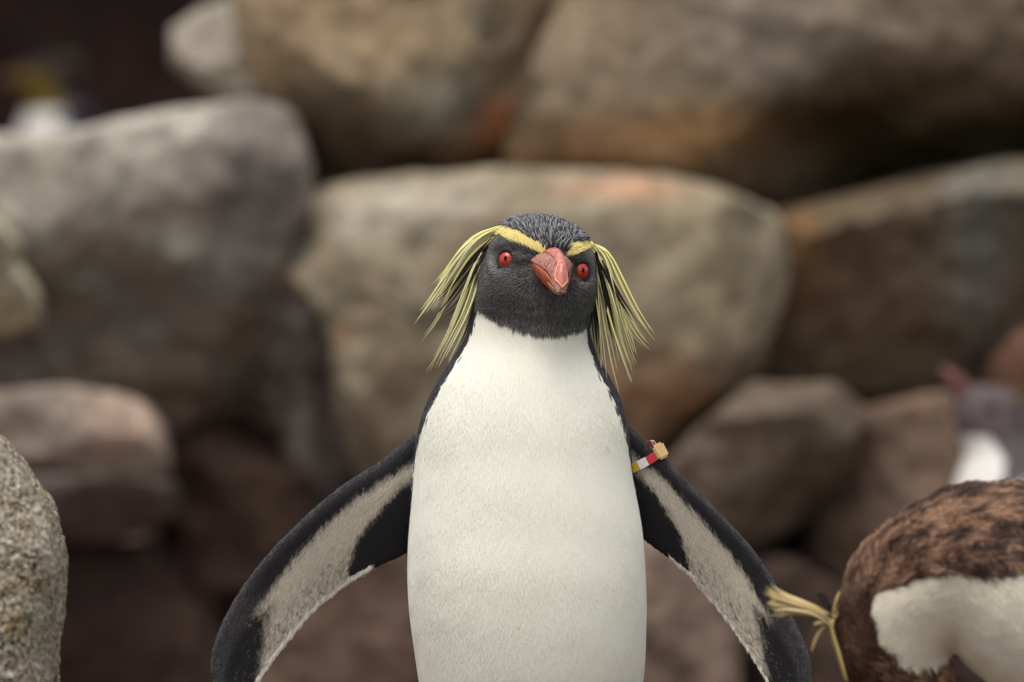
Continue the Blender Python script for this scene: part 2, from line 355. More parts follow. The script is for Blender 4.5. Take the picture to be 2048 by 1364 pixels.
PATCH = {1: [(60, 600, 2.85, .35, .09, (84, 78, 74), .7), (520, 330, 2.85, .07, .1, (90, 80, 78), .7)],
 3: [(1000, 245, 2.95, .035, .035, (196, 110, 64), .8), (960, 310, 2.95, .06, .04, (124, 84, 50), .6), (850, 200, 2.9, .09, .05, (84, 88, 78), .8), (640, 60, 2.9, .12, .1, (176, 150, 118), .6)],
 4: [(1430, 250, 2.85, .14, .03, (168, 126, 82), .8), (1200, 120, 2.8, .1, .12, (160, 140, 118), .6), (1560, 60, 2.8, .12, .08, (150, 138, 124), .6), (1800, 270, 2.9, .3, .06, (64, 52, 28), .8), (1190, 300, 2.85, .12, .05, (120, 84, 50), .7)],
 5: [(1230, 378, 2.9, .07, .014, (196, 152, 122), .7), (690, 670, 2.9, .006, .02, (160, 96, 50), .6), (1340, 790, 2.9, .1, .05, (150, 104, 70), .6), (780, 410, 2.9, .12, .04, (178, 168, 152), .8), (1420, 560, 2.9, .06, .08, (156, 142, 112), .6)],
 6: [(595, 860, 2.8, .012, .06, (158, 150, 142), .9)],
 7: [(1955, 520, 3.0, .045, .16, (118, 122, 116), .6), (1580, 520, 3.0, .05, .06, (130, 92, 50), .8), (1700, 600, 3.0, .1, .08, (108, 84, 68), .6)],
 8: [(1500, 900, 2.75, .05, .03, (140, 122, 106), .7)], 12: [(260, 860, 2.85, .05, .04, (186, 150, 128), .45)]}
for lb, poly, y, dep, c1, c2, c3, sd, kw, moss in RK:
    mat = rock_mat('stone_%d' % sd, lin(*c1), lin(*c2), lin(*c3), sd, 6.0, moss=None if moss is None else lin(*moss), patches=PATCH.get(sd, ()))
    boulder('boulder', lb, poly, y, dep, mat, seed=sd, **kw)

def build_back():
    # dark rock face far behind the boulders; unseen roof added to shade it
    u = np.linspace(-5, 5, 120); v = np.linspace(0, 1, 90)
    U, Vv = np.meshgrid(u, v)
    prof_y = np.interp(v, [0, .25, .5, .7, .85, 1], [7.6, 7.9, 8.1, 7.7, 6.8, 6.0])
    prof_z = np.interp(v, [0, .25, .5, .7, .85, 1], [-0.3, .6, 1.3, 1.75, 1.9, 1.85])
    p = np.stack([U.ravel(), np.repeat(prof_y, len(u)) - 0.05*U.ravel()**2, np.repeat(prof_z, len(u))], 1)
    q = fbm(p*1.6, 5, 21)
    p[:, 1] += 0.25*q; p[:, 2] += 0.08*fbm(p*2.2, 4, 33)
    o = mesh_obj('rock_face', p, grid_faces(len(v), len(u), wrap=False), rock_mat('cave_rock', lin(96, 74, 66), lin(70, 54, 50), lin(124, 100, 90), 30, 2.5))
    o['kind'] = 'structure'
build_back()

# ------------------------------------------------------------------ plumage
def strands(name, parent, root, nrm, dirn, length, radius, c_root, c_tip, lift=0.15, mat=None, npts=4):
    n = len(root); u = np.linspace(0, 1, npts)
    dirn = unit(dirn - nrm*np.sum(dirn*nrm, 1)[:, None])
    lift = np.broadcast_to(lift, (n,))
    pts = root[:, None, :] + dirn[:, None, :]*(length[:, None]*u[None, :])[..., None] \
        + nrm[:, None, :]*(length[:, None]*(lift[:, None]*(1.6*u-0.75*u*u)[None, :]) + 0.0001)[..., None]
    cv = bpy.data.hair_curves.new(name); cv.add_curves([npts]*n)
    cv.position_data.foreach_set('vector', pts.astype(np.float32).ravel())
    ra = cv.attributes.get('radius') or cv.attributes.new('radius', 'FLOAT', 'POINT')
    prof = np.interp(u, [0, .35, 0.75, 1], [0.75, 1.0, 0.75, 0.12])
    ra.data.foreach_set('value', (radius[:, None]*prof[None, :]).astype(np.float32).ravel())
    ca = cv.attributes.new('tint', 'FLOAT_COLOR', 'POINT')
    k = (u**1.3)[None, :, None]
    c = c_root[:, None, :]*(1-k) + c_tip[:, None, :]*k
    ca.data.foreach_set('color', np.concatenate([np.clip(c, 0, 1), np.ones((n, npts, 1))], 2).astype(np.float32).ravel())
    cv.materials.append(mat or M_feather)
    o = bpy.data.objects.new(name, cv); COL.objects.link(o); set_parent(o, parent)
    o['kind'] = 'stuff'
    return o
def scatter(v, t, density):
    """random points on triangles; density per vertex in points per m2"""
    a, b, c = v[t[:, 0]], v[t[:, 1]], v[t[:, 2]]
    ar = 0.5*np.linalg.norm(np.cross(b-a, c-a), axis=1)
    ex = ar*density[t].mean(1); k = np.floor(ex + RNG.random(len(ex))).astype(int)
    idx = np.repeat(np.arange(len(t)), k); n = len(idx)
    r1 = np.sqrt(RNG.random(n)); r2 = RNG.random(n)
    bc = np.stack([1-r1, r1*(1-r2), r1*r2], 1)
    p = a[idx]*bc[:, :1] + b[idx]*bc[:, 1:2] + c[idx]*bc[:, 2:]
    return p, t[idx], bc
def bary(attr, tri, bc):
    x = attr[tri]
    return (x*bc[..., None]).sum(1) if attr.ndim == 2 else (x*bc).sum(1)

def plume(name, parent, path, width, c0, c1, twist=0.0):
    """one long crest feather: a tapering folded blade"""
    p = np.asarray(path); n = len(p); t = unit(np.gradient(p, axis=0))
    side = unit(np.cross(t, np.array([math.sin(twist), -math.cos(twist), 0.15])))
    nn = unit(np.cross(side, t)); u = np.linspace(0, 1, n)
    wd = width*np.interp(u, [0, .12, .5, .8, 1], [0.5, 0.9, 1.0, 0.6, 0.05])
    l = p - side*wd[:, None]; r = p + side*wd[:, None]; m1 = p + nn*(wd*0.45)[:, None]; m2 = p - nn*(wd*0.30)[:, None]
    v = np.stack([l, m1, r, m2], 1).reshape(-1, 3)
    o = mesh_obj(name, v, list(map(tuple, grid_faces(n, 4))) + [(0, 1, 2, 3), (4*n-1, 4*n-2, 4*n-3, 4*n-4)], M_plume)
    set_colors(o.data, np.repeat(c0[None]*(1-u[:, None]) + c1[None]*u[:, None], 4, 0))
    return o

def foot(name, root, pos, rotz, size=1.0):
    """webbed foot: three joined toes with claws"""
    out = [(-.008, 0.012), (-.014, -.012), (-.030, -.052), (-.022, -.058), (-.012, -.046), (-.004, -.066), (.004, -.066), (.012, -.046), (.022, -.058), (.030, -.052), (.014, -.012), (.008, .012)]
    bm = bmesh.new(); R = Matrix.Rotation(rotz, 4, 'Z')
    bot = [bm.verts.new(Vector(pos) + R @ Vector((x*size, y*size, 0.0))) for x, y in out]
    top = [bm.verts.new(Vector(pos) + R @ Vector((x*size*.86, y*size*.9, (0.012 if y > -.02 else 0.006)*size))) for x, y in out]
    bm.faces.new(bot[::-1]); bm.faces.new(top)
    for i in range(len(out)): j = (i+1) % len(out); bm.faces.new((bot[i], bot[j], top[j], top[i]))
    # shank
    c = bmesh.ops.create_cone(bm, cap_ends=True, segments=10, radius1=0.012*size, radius2=0.02*size, depth=0.07*size, matrix=Matrix.Translation(Vector(pos)+R @ Vector((0, 0.002, 0.040*size))))
    bmesh.ops.recalc_face_normals(bm, faces=bm.faces)
    me = bpy.data.meshes.new(name); bm.to_mesh(me); bm.free(); me.materials.append(M_foot)
    o = bpy.data.objects.new(name, me); COL.objects.link(o); set_parent(o, root)
    for x, y in ((-.026, -.056), (0, -.067), (.026, -.056)):
        b0 = Vector(pos) + R @ Vector((x*size, y*size, .004*size)); b1 = b0 + R @ Vector((x*.15*size, -.012*size, -.002*size))
        cv, cf = tube(np.array([b0, b0.lerp(b1, .5), b1]), np.array([.0032, .0026, .0004])*size, 6)
        cl = mesh_obj('claw', cv, cf, M_claw); cl.parent = o; cl.matrix_parent_inverse = o.matrix_world.inverted(); cl.matrix_parent_inverse = Matrix.Translation(root.location) @ Matrix.Identity(4) if False else Matrix.Identity(4)
    return o

# ------------------------------------------------------------------ the crested penguin in focus
WHITE = lin(247, 244, 230); BLACK = lin(34, 32, 36); CREAM = lin(222, 214, 190)
ROWS = np.array([ # photo row, centre column, half width, half depth (m), centre depth (m), squareness
 (437, 1068, 4, .004, .004, 2.0), (441, 1068, 32, .016, .004, 2.0), (450, 1068, 58, .029, .003, 2.0), (465, 1068, 82, .040, .002, 2.1), (483, 1068, 94, .046, .001, 2.15), (505, 1068, 105, .0500, 0, 2.2),
 (530, 1068, 111, .0520, 0, 2.25), (560, 1068, 117, .0520, 0, 2.25), (590, 1068, 119, .0510, .001, 2.2), (615, 1067, 119, .0490, .003, 2.15), (640, 1065, 117, .0470, .005, 2.1), (660, 1061, 118, .0470, .006, 2.1),
 (690, 1054, 128, .0500, .008, 2.1), (720, 1050, 144, .0550, .010, 2.1), (750, 1050, 166, .0610, .011, 2.1), (800, 1048, 190, .0700, .012, 2.1), (850, 1047, 206, .0770, .012, 2.15), (900, 1045, 212, .0820, .012, 2.2), (950, 1046, 217, .0850, .010, 2.2),
 (1000, 1049, 224, .0880, .008, 2.2), (1050, 1051, 231, .0900, .006, 2.2), (1100, 1052, 235, .0920, .004, 2.2), (1150, 1053, 237, .0940, .002, 2.2), (1200, 1055, 237, .0945, .001, 2.2), (1250, 1057, 234, .0945, 0, 2.2), (1300, 1060, 230, .094, 0, 2.2),
 (1364, 1062, 223, .092, 0, 2.2), (1450, 1062, 205, .087, .002, 2.2), (1530, 1062, 176, .077, .006, 2.1), (1600, 1062, 132, .060, .012, 2.0), (1650, 1062, 80, .036, .016, 2.0), (1672, 1062, 8, .004, .018, 2.0)], float)
FLIP = {
 'a': dict(L=[(900, 850), (865, 855), (836, 862), (800, 893), (760, 925), (700, 960), (640, 1006), (590, 1053), (540, 1103), (496, 1158), (458, 1217), (431, 1277), (421, 1320), (424, 1364), (440, 1408), (468, 1430)],
           T=[(900, 1075), (865, 1090), (830, 1098), (790, 1116), (760, 1129), (710, 1157), (660, 1193), (620, 1229), (585, 1271), (555, 1308), (530, 1344), (515, 1368), (497, 1398), (468, 1430)]),
 'b': dict(L=[(1200, 815), (1235, 830), (1262, 855), (1290, 883), (1330, 918), (1398, 987), (1457, 1044), (1507, 1098), (1542, 1152), (1572, 1207), (1599, 1262), (1619, 1311), (1625, 1350), (1620, 1392), (1605, 1422), (1585, 1438)],
           T=[(1200, 1030), (1240, 1052), (1275, 1070), (1295, 1084), (1335, 1113), (1375, 1147), (1410, 1187), (1445, 1229), (1480, 1277), (1510, 1322), (1535, 1366), (1558, 1406), (1585, 1438)])}
def poly_dist(p2, line):
    """distance of 2D points to a polyline and the fraction along it"""
    best = np.full(len(p2), 1e9); fr = np.zeros(len(p2)); line = np.asarray(line, float); n = len(line)-1
    for i in range(n):
        a, b = line[i], line[i+1]; ab = b-a; t = np.clip(((p2-a)@ab)/(ab@ab), 0, 1)
        d = np.linalg.norm(p2-(a+t[:, None]*ab), axis=1); m = d < best
        best[m] = d[m]; fr[m] = (i+t[m])/n
    return best, fr
def pxz(v):      # body x,z expressed on the pattern grid used for all measurements of this penguin (plane y = 0)
    k = 1.0/S0*(D0+v[:, 1])/D0
    return np.stack([1024 + v[:, 0]/k, 682 - (v[:, 2]-HC)/k], 1)

def build_main():
    root = empty('penguin', (0.0146, 0.0, 0.0))
    tag(root, 'crested penguin facing forward with red eyes, drooping yellow crests and flippers spread', 'penguin')
    # --- body loft
    nr, nc = 240, 200
    pr = np.concatenate([np.linspace(437, 470, 40), np.linspace(471, 700, 60), np.linspace(704, 1672, 250)]); nr = len(pr)
    R = [pchip(pr, ROWS[:, 0], ROWS[:, k]) for k in range(6)]
    ker = np.ones(13)/13
    for k in range(1, 6):
        q = np.r_[[R[k][0]]*6, R[k], [R[k][-1]]*6]
        bl_ = sstep(560, 720, pr)*sstep(1640, 1500, pr); R[k] = (1-bl_)*R[k] + bl_*(np.convolve(np.convolve(np.convolve(np.pad(R[k], 18, 'edge'), ker, 'valid'), ker, 'valid'), ker, 'valid'))
    th = np.linspace(0, 2*np.pi, nc, endpoint=False)
    ex = 2/R[5][:, None]
    cx = np.sign(np.cos(th))*np.abs(np.cos(th))**ex; sy = np.sign(np.sin(th))*np.abs(np.sin(th))**ex
    X = (R[1][:, None]-1024 + R[2][:, None]*cx)/S0
    Y = R[4][:, None] + R[3][:, None]*sy
    Z = np.broadcast_to(HC + (682-R[0][:, None])/S0, X.shape)
    V = np.stack([X, Y, Z], -1).reshape(-1, 3)
    # head turned and tilted on the neck
    piv = np.array(P(1066, 610)); wgt = sstep(690, 590, pxz(V)[:, 1])
    yaw, roll = math.radians(11), math.radians(7)
    rot = np.array(Matrix.Rotation(roll, 3, 'Y') @ Matrix.Rotation(yaw, 3, 'Z'))
    V = V + wgt[:, None]*((V-piv)@rot.T + piv - V)
    Fb = [tuple(q) for q in grid_faces(nr, nc)] + [tuple(range(nc)), tuple(range(nr*nc-1, nr*nc-nc-1, -1))]
    # --- flippers
    vl, fl, lab, st = [V], [Fb], [np.zeros(len(V), int)], [np.zeros((len(V), 3))]
    for key, d in FLIP.items():
        ns, ntt = 150, 44
        L = smooth_curve(d['L'], ns, 2); T = smooth_curve(d['T'], ns, 2)
        s = np.linspace(0, 1, ns); t = np.linspace(0, 1, ntt)
        y0 = np.interp(s, [0, .15, .5, 1], [0.022, 0.024, 0.020, 0.004])
        tk = np.interp(s, [0, .3, .7, 1], [.0060, .0050, .0032, .0016])
        prof = np.maximum(np.interp(t, [0, .04, .12, .3, .6, .85, 1], [.2, .62, .95, 1, .72, .42, .22]), 0)
        mid = L[:, None]*(1-t)[None, :, None] + T[:, None]*t[None, :, None]
        def face(sgn):
            y = y0[:, None] + sgn*np.maximum(tk[:, None]*prof[None, :], 0.0010) + 0.006*(t[None, :]-0.3)
            return np.stack([(mid[..., 0]-1024)/S0, y, HC+(682-mid[..., 1])/S0], -1)
        A, B = face(-1), face(1)
        ring = np.concatenate([A, B[:, ::-1]], 1); nc2 = ring.shape[1]
        vv = ring.reshape(-1, 3); ff = [tuple(q) for q in grid_faces(ns, nc2)] + [tuple(range(nc2)), tuple(range(ns*nc2-1, ns*nc2-nc2-1, -1))]
        vl.append(vv); fl.append(ff); lab.append(np.full(len(vv), 1 if key == 'a' else 2))
        tt = np.concatenate([t, t[::-1]]); fr = np.r_[np.zeros(ntt), np.ones(ntt)]
        st.append(np.stack([np.repeat(s, nc2), np.tile(tt, ns), np.tile(fr, ns)], 1))
    allv, alll, allst = np.vstack(vl), np.concatenate(lab), np.vstack(st)
    me = remesh(vl, fl, 0.0014, 4)
    v, tri, nrm = mesh_arrays(me)
    def raycast(px, py):
        o = Vector((0, -D0, HC)); dd = (P(px, py, 0)-o).normalized()
        h, nn, i, ds = bv.ray_cast(o, dd)
        if h is None: h, nn, i, ds = bv.find_nearest(P(px, py, -.01))
        return np.array(h), np.array(nn)
    bv = BVHTree.FromPolygons([tuple(q) for q in v], [tuple(q) for q in tri])
    EYES = {'l': (1012, 518), 'r': (1164, 541)}
    eh = {k: raycast(*e) for k, e in EYES.items()}
    # eye sockets, brow ridges, cheeks
    for k, (h, n_) in eh.items():
        d = np.linalg.norm(v-h, axis=1); v = v - nrm*(0.0022*np.exp(-(d/0.0085)**2))[:, None]
        hb = h + np.array([0.002 if k == 'l' else -.002, -0.002, 0.0155]); d = np.linalg.norm((v-hb)*np.array([.6, 1, 1]), axis=1)
        v = v + nrm*(0.0028*np.exp(-(d/0.0085)**2))[:, None]
        hc = h + np.array([0.004 if k == 'l' else -.006, 0, -0.026]); d = np.linalg.norm(v-hc, axis=1)
        v = v + nrm*(0.0035*np.exp(-(d/0.016)**2))[:, None]
    set_verts(me, v); v, tri, nrm = mesh_arrays(me)
    # which source each vertex came from
    kd = kdtree.KDTree(len(allv))
    for i, q in enumerate(allv): kd.insert(q, i)
    kd.balance()
    near = np.array([kd.find(q)[1] for q in v])
    vl_, vst = alll[near], allst[near]

    bill_c, bill_n = raycast(1100, 540)
    BROW = [np.array([(1086, 505), (1070, 495), (1050, 484), (1028, 473), (1004, 462), (975, 468)], float), np.array([(1134, 511), (1143, 501), (1158, 495), (1172, 491), (1192, 488)], float)]
    CHIN = np.array([(900, 632), (945, 622), (965, 626), (1000, 646), (1040, 662), (1075, 673), (1110, 674), (1150, 664), (1180, 652), (1230, 636)], float)
    def pattern(p, lab, st, jit):
        """plumage colour at body points; jit scales the random raggedness of the borders"""
        n = len(p); q = pxz(p); e = fbm(p*230, 2, 5)*jit; dith = RNG.normal(0, 1, n)*jit
        col = np.empty((n, 3)); reg = np.zeros(n, int)   # 0 white 1 dark body 2 head 3 brow 4 crown 5 flipper dark 6 flipper white 7 flipper grey
        rr = np.interp(q[:, 1], ROWS[:, 0], ROWS[:, 4]); rb = np.interp(q[:, 1], ROWS[:, 0], ROWS[:, 3])
        thr = np.interp(q[:, 1], [640, 690, 720, 750, 800, 850, 895, 930, 1700], [-.28, -.30, -.34, -.38, -.31, -.24, -.08, .15, .25])
        dark = (p[:, 1]-rr)/rb > thr + 0.05*e + dith*.05
        reg[dark] = 1
        head = q[:, 1] < np.interp(q[:, 0], CHIN[:, 0], CHIN[:, 1]) - 9 + 3.5*e + 2.5*dith
        reg[head] = 2
        crown = head & (q[:, 1] < np.interp(q[:, 0], [950, 1005, 1085, 1110, 1134, 1190, 1230], [450, 462, 500, 500, 506, 486, 480])) & (p[:, 1] < 0.06)
        reg[crown] = 4
        for b in BROW:
            d, fr = poly_dist(q, b); wd = np.interp(fr, [0, .15, .6, 1], [4.5, 8.5, 9.5, 7])
            reg[(d + 2.5*e < wd) & (p[:, 1] < 0.02) & (lab == 0)] = 3
        f = lab > 0
        if f.any():
            streak = vnoise(np.stack([p[:, 0]*700+p[:, 2]*200, p[:, 1]*20, p[:, 2]*130], 1), 31)*jit; s = np.clip((st[:, 0]-0.13)/0.87, 0, 1) + 0.012*e + .020*dith + .016*streak; t = st[:, 1] + 0.012*e + .034*dith + .03*streak; back = st[:, 2] > 0.5
            fine = vnoise(np.stack([p[:, 0]*1100+p[:, 2]*350, p[:, 1]*50, p[:, 2]*420], 1), 8)+.35*dith
            tt, ss = st[:, 1], np.clip((st[:, 0]-0.13)/0.87, 0, 1)
            lead = np.interp(ss, [0, .08, .2, .4, .55, .62, .8, 1], [.22, .19, .23, .30, .36, .36, .34, .4])
            arm = np.interp(ss, [0, .06, .13, .2, .27, .31], [.36, .40, .50, .62, .86, 1.3])
            tip = np.interp(tt, [.25, .35, .5, .62, .8, .93], [.68, .64, .58, .64, .72, .80])
            wmask = sstep(lead-.07, lead+.07, tt+.03*streak)*sstep(arm+.05, arm-.09, tt+.03*streak)*sstep(tip+.05, tip-.07, ss+.03*streak)
            rows = .5+.5*np.sin(ss*150+streak*1.5+tt*6)
            wmask = wmask*(1-.85*sstep(.40, .85, tt)*sstep(-.35, .5, fine)*(.45+.55*rows))
            wmask = np.clip(wmask + .10*dith*(wmask > .04) + .25*sstep(.6, 1.1, fine)*sstep(tip, tip+.03, ss)*sstep(.4, .6, tt), 0, 1)
            fringe = (tt > .95) & (ss > .17) & (ss < .93)
            wmask = np.where(fringe, 1, wmask)
            gmask = np.clip((sstep(.09, .0, tt) + sstep(.5, .68, ss)*sstep(lead+.08, lead-.1, tt)*.9)*(.55+.45*fine), 0, 1)*(1-wmask)
            wmask[back & ~fringe] = 0; gmask[back] *= .3
            r = np.where(fringe, 6, np.where(wmask > .5, 6, np.where(gmask > .3, 7, 5)))
            reg = np.where(f, r, reg)
        col[reg == 0] = WHITE; col[reg == 1] = lin(40, 40, 46); col[reg == 2] = lin(52, 49, 51); col[reg == 3] = lin(236, 214, 122)
        col[reg == 4] = lin(46, 45, 50); col[reg == 5] = lin(32, 29, 32); col[reg == 6] = lin(206, 196, 176); col[reg == 7] = lin(72, 69, 71)
        if f.any():
            fc = lin(30, 27, 30)*(1-gmask[:, None]) + lin(80, 77, 79)*gmask[:, None]; fc = fc*(1-wmask[:, None]) + lin(212, 202, 184)*wmask[:, None]; col = np.where(f[:, None], fc, col)
        return col, reg
    col, reg = pattern(v, vl_, vst, 0.0)
    set_colors(me, col*np.where(np.isin(reg, [2, 4]), .6, 1)[:, None]); me.materials.append(M_skin); me.shade_smooth()
    body = bpy.data.objects.new('body', me); COL.objects.link(body); set_parent(body, root)

    # --- feathers
    dens = np.where(vl_ > 0, 2.2e6, 1.9e6)
    hd = np.isin(reg, [2, 3, 4]); dens[hd] = 2.2e6
    dens[pxz(v)[:, 1] > 1420] *= 0.25
    dens[(nrm[:, 1] > 0.35)] *= 0.25
    for h, n_ in eh.values(): dens[np.linalg.norm(v-h, axis=1) < 0.0086] = 0
    p, ti, bc = scatter(v, tri, dens)
    n = len(p); nn = unit(bary(nrm, ti, bc)); lb = vl_[ti[:, 0]]; stt = vst[ti[:, 0]]
    c, rg = pattern(p, lb, stt, 1.0)
    jit = RNG.normal(0, 1, (n, 3))
    down = np.array([0, 0, -1.]) + np.stack([(p[:, 0]-0.012)*2.0, 0*p[:, 0], 0*p[:, 0]], 1)
    away = unit(p - (bill_c + np.array([0, -0.01, 0])))
    wh = np.isin(rg, [2, 3, 4]).astype(float)[:, None]
    q = pxz(p)
    dirn = down*(1-wh) + wh*(away + np.array([0, .25, 0]) + np.array([0, 0, -1.])*sstep(600, 650, q[:, 1])[:, None]*1.5)
    # flippers: towards the trailing edge and tip
    for lbi, key in ((1, 'a'), (2, 'b')):
        m = lb == lbi; sg = -1 if key == 'a' else 1
        dirn[m] = np.array([sg*0.35, 0.0, -1.0]) + np.array([sg*.25, 0, 0])*stt[m, :1]
    dirn = unit(dirn) + 0.12*jit + 0.15*np.stack([vnoise(p*90, 3), vnoise(p*90, 4), vnoise(p*90, 6)], 1)
    ln = np.full(n, .0105); rd = np.full(n, .00024); lf = np.full(n, .04)
    def setr(k, l, r, f): m = rg == k; ln[m] = l; rd[m] = r; lf[m] = f
    setr(1, .0075, .00042, .14); setr(2, .0044, .00023, .26); setr(3, .0078, .00024, .22); setr(4, .0088, .00034, .48)
    setr(5, .0036, .00030, .12); setr(6, .0048, .00030, .12); setr(7, .0020, .00042, .25)
    ln[(rg == 6) & (stt[:, 1] > .93)] = .0052
    near_bill = np.exp(-(np.linalg.norm(p-bill_c, axis=1)/0.022)**2); ln[wh[:, 0] > 0] *= (1-.5*near_bill[wh[:, 0] > 0])
    chin = (rg == 2) & (q[:, 1] > 612); ln[chin] = .0052; rd[chin] = .00028; lf[chin] = .30
    ln *= RNG.uniform(.7, 1.2, n)
    rnd = RNG.random((n, 1))
    blotch = fbm(p*60, 3, 12)[:, None]
    cr = c*(0.80+.25*rnd); ct = c*(.92+.2*rnd)
    m = rg == 0; cr[m] = c[m]*(.93+.05*rnd[m]) * (1+.02*blotch[m]); ct[m] = np.clip(c[m]*(.97+.07*rnd[m]) * (1+.03*blotch[m]), 0, .93)
    warm = sstep(690, 655, q[:, 1])[:, None]*m[:, None]; ct = ct*(1-warm*.25) + warm*.25*lin(232, 222, 160)
    m = rg == 2; cr[m] = lin(40, 37, 39); ct[m] = lin(142, 136, 134)*(.30+1.1*rnd[m]) * (1+.35*blotch[m])
    d1, _ = poly_dist(q, [(1026, 522), (1045, 528), (1064, 522)]); d2, _ = poly_dist(q, [(1136, 520), (1150, 530), (1150, 545)]); d3, _ = poly_dist(q, [(1000, 500), (1030, 496), (1075, 512)])
    ct = ct*(1-.75*m*np.exp(-(np.minimum(np.minimum(d1, d2), d3)/9)**2))[:, None]; cr = cr*(1-.6*m*np.exp(-(np.minimum(np.minimum(d1, d2), d3)/9)**2))[:, None]
    d4, _ = poly_dist(q, [(986, 516), (992, 536), (1006, 546)]); d5, _ = poly_dist(q, [(1160, 568), (1172, 564)]); ct = ct*(1+.9*m*np.exp(-(np.minimum(d4, d5)/7)**2))[:, None]
    grn = (sstep(1090, 1150, q[:, 0])*sstep(575, 610, q[:, 1])*(rg == 2))[:, None]; ct = ct*(1-grn*.6) + grn*.6*lin(112, 128, 118)*(.5+.9*rnd)  # grey-green sheen on the chin, painted into the feather tips
    m = rg == 4; cr[m] = lin(22, 21, 25); lt = RNG.random(n) < .36; ct[m] = lin(60, 59, 64); ct[m & lt] = lin(176, 175, 178); rd[m & lt] = .00046
    m = rg == 3; cr[m] = lin(238, 216, 124); ct[m] = lin(252, 238, 168)*(.9+.15*rnd[m])
    m = rg == 1; lt2 = RNG.random(n) < .25; ct[m & lt2] = lin(92, 92, 98)
    m = rg == 7; ct[m] = c[m]*(.8+.9*rnd[m]); cr[m] = c[m]*.5
    m = (rg == 6) & (stt[:, 1] > .945); ct[m] = lin(246, 242, 230); cr[m] = lin(236, 230, 214)
    m = (rg == 5); ct[m] = c[m]*(.8+.6*rnd[m])
    strands('feather_coat', root, p, nn, dirn, ln, rd, cr, ct, lf)

    # --- eyes
    M_iris = None
    m, t, b = new_mat('red_iris')
    tc = t.nodes.new('ShaderNodeTexCoord'); nz = t.nodes.new('ShaderNodeTexNoise'); nz.inputs['Scale'].default_value = 900; nz.inputs['Detail'].default_value = 4
    t.links.new(tc.outputs['Object'], nz.inputs['Vector']); crm = t.nodes.new('ShaderNodeValToRGB')
    crm.color_ramp.elements[0].color = (*lin(150, 30, 12), 1); crm.color_ramp.elements[1].color = (*lin(218, 72, 38), 1); crm.color_ramp.elements[0].position = .3; crm.color_ramp.elements[1].position = .72
    t.links.new(nz.outputs['Fac'], crm.inputs[0]); t.links.new(crm.outputs[0], b.inputs['Base Color']); b.inputs['Roughness'].default_value = .35; b.inputs['Coat Weight'].default_value = .45; b.inputs['Coat Roughness'].default_value = .04
    M_iris = m
    M_pupil = plain('pupil', (.002, .0015, .0015), .3, .08); M_lid = plain('eyelid_skin', lin(36, 31, 33), .6, var=.4, scale=900, bump=.6)
    def disc(center, axis, rad, curve_r, name, mat, nring=10, nseg=28, squash=1.0):
        ax = Vector(axis).normalized(); xx = ax.cross(Vector((0, 0, 1))).normalized(); yy = xx.cross(ax) if False else ax.cross(xx)
        vs = [center + np.array(ax)*curve_r]; fs = []
        for i in range(1, nring+1):
            r = rad*i/nring; hh = math.sqrt(max(curve_r**2-r*r, 0))
            for k in range(nseg):
                a = 2*math.pi*k/nseg; vs.append(center + np.array(ax)*hh + np.array(xx)*r*math.cos(a)*squash + np.array(yy)*r*math.sin(a))
        for k in range(nseg): fs.append((0, 1+k, 1+(k+1) % nseg))
        for i in range(nring-1):
            o = 1+i*nseg
            for k in range(nseg): fs.append((o+k, o+nseg+k, o+nseg+(k+1) % nseg, o+(k+1) % nseg))
        return mesh_obj(name, vs, fs, mat)
    for k, (h, n_) in eh.items():
        look = unit(np.array(n_)*0.75 + np.array([0.10 if k == 'l' else -0.05, -1, 0.05])*0.6)
        cen = h - look*0.0060
        eye = disc(cen, look, .0074, .0085, 'eye', M_iris, squash=.9); set_parent(eye, root); 
        pu = disc(cen + look*0.0007 + np.array([.0006 if k == 'l' else -.0004, 0, 0]), look, .0019, .0085, 'pupil', M_pupil, 4, 20, squash=.62); pu.parent = eye
        ax = Vector(look); xx = ax.cross(Vector((0, 0, 1))).normalized(); yy = ax.cross(xx)
        an = np.linspace(0, 2*np.pi, 33)[:-1]
        ring = np.array([cen + look*.0046 + np.array(xx)*.0067*math.cos(a) + np.array(yy)*.0074*math.sin(a) for a in an])
        tv = []; upv = Vector((.45 if k == 'l' else -.45, 0, .9)); lid_top = math.atan2(upv.dot(yy), upv.dot(xx))
        for i, a in enumerate(an):
            rad_ = np.array(xx)*math.cos(a) + np.array(yy)*math.sin(a)
            for j in range(8):
                bb = 2*math.pi*j/8; tv.append(ring[i] + (.0015+.0019*max(0, math.cos(a-lid_top))**1.5)*(math.cos(bb)*rad_ + math.sin(bb)*look))
        tf = [tuple(x) for x in grid_faces(33, 8) % (32*8)]
        lid = mesh_obj('eyelid', tv, tf, M_lid); lid.parent = eye

    # --- bill
    M_cul = plain('bill_pink', lin(206, 128, 116), .38, .5, .15, .30, 260, .5, sss=.15); M_side = plain('bill_side', lin(178, 122, 110), .45, .5, .1, .42, 420, .9, sss=.1)
    M_nail = plain('bill_nail', lin(208, 122, 112), .33, .5, .2, .25, 300, .35, sss=.15); M_rim = plain('bill_rim', lin(246, 176, 132), .4); M_low = plain('bill_lower', lin(176, 88, 52), .38, .5, .2, .38, 190, .4, sss=.1)
    M_lowtip = plain('bill_lower_tip', lin(176, 150, 104), .4, var=.2)
    Rb = np.array(Matrix.Rotation(math.radians(7), 3, 'Y') @ Matrix.Rotation(math.radians(14), 3, 'Z'))
    base = bill_c + np.array([0, 0.007, 0])
    LEN = 0.043
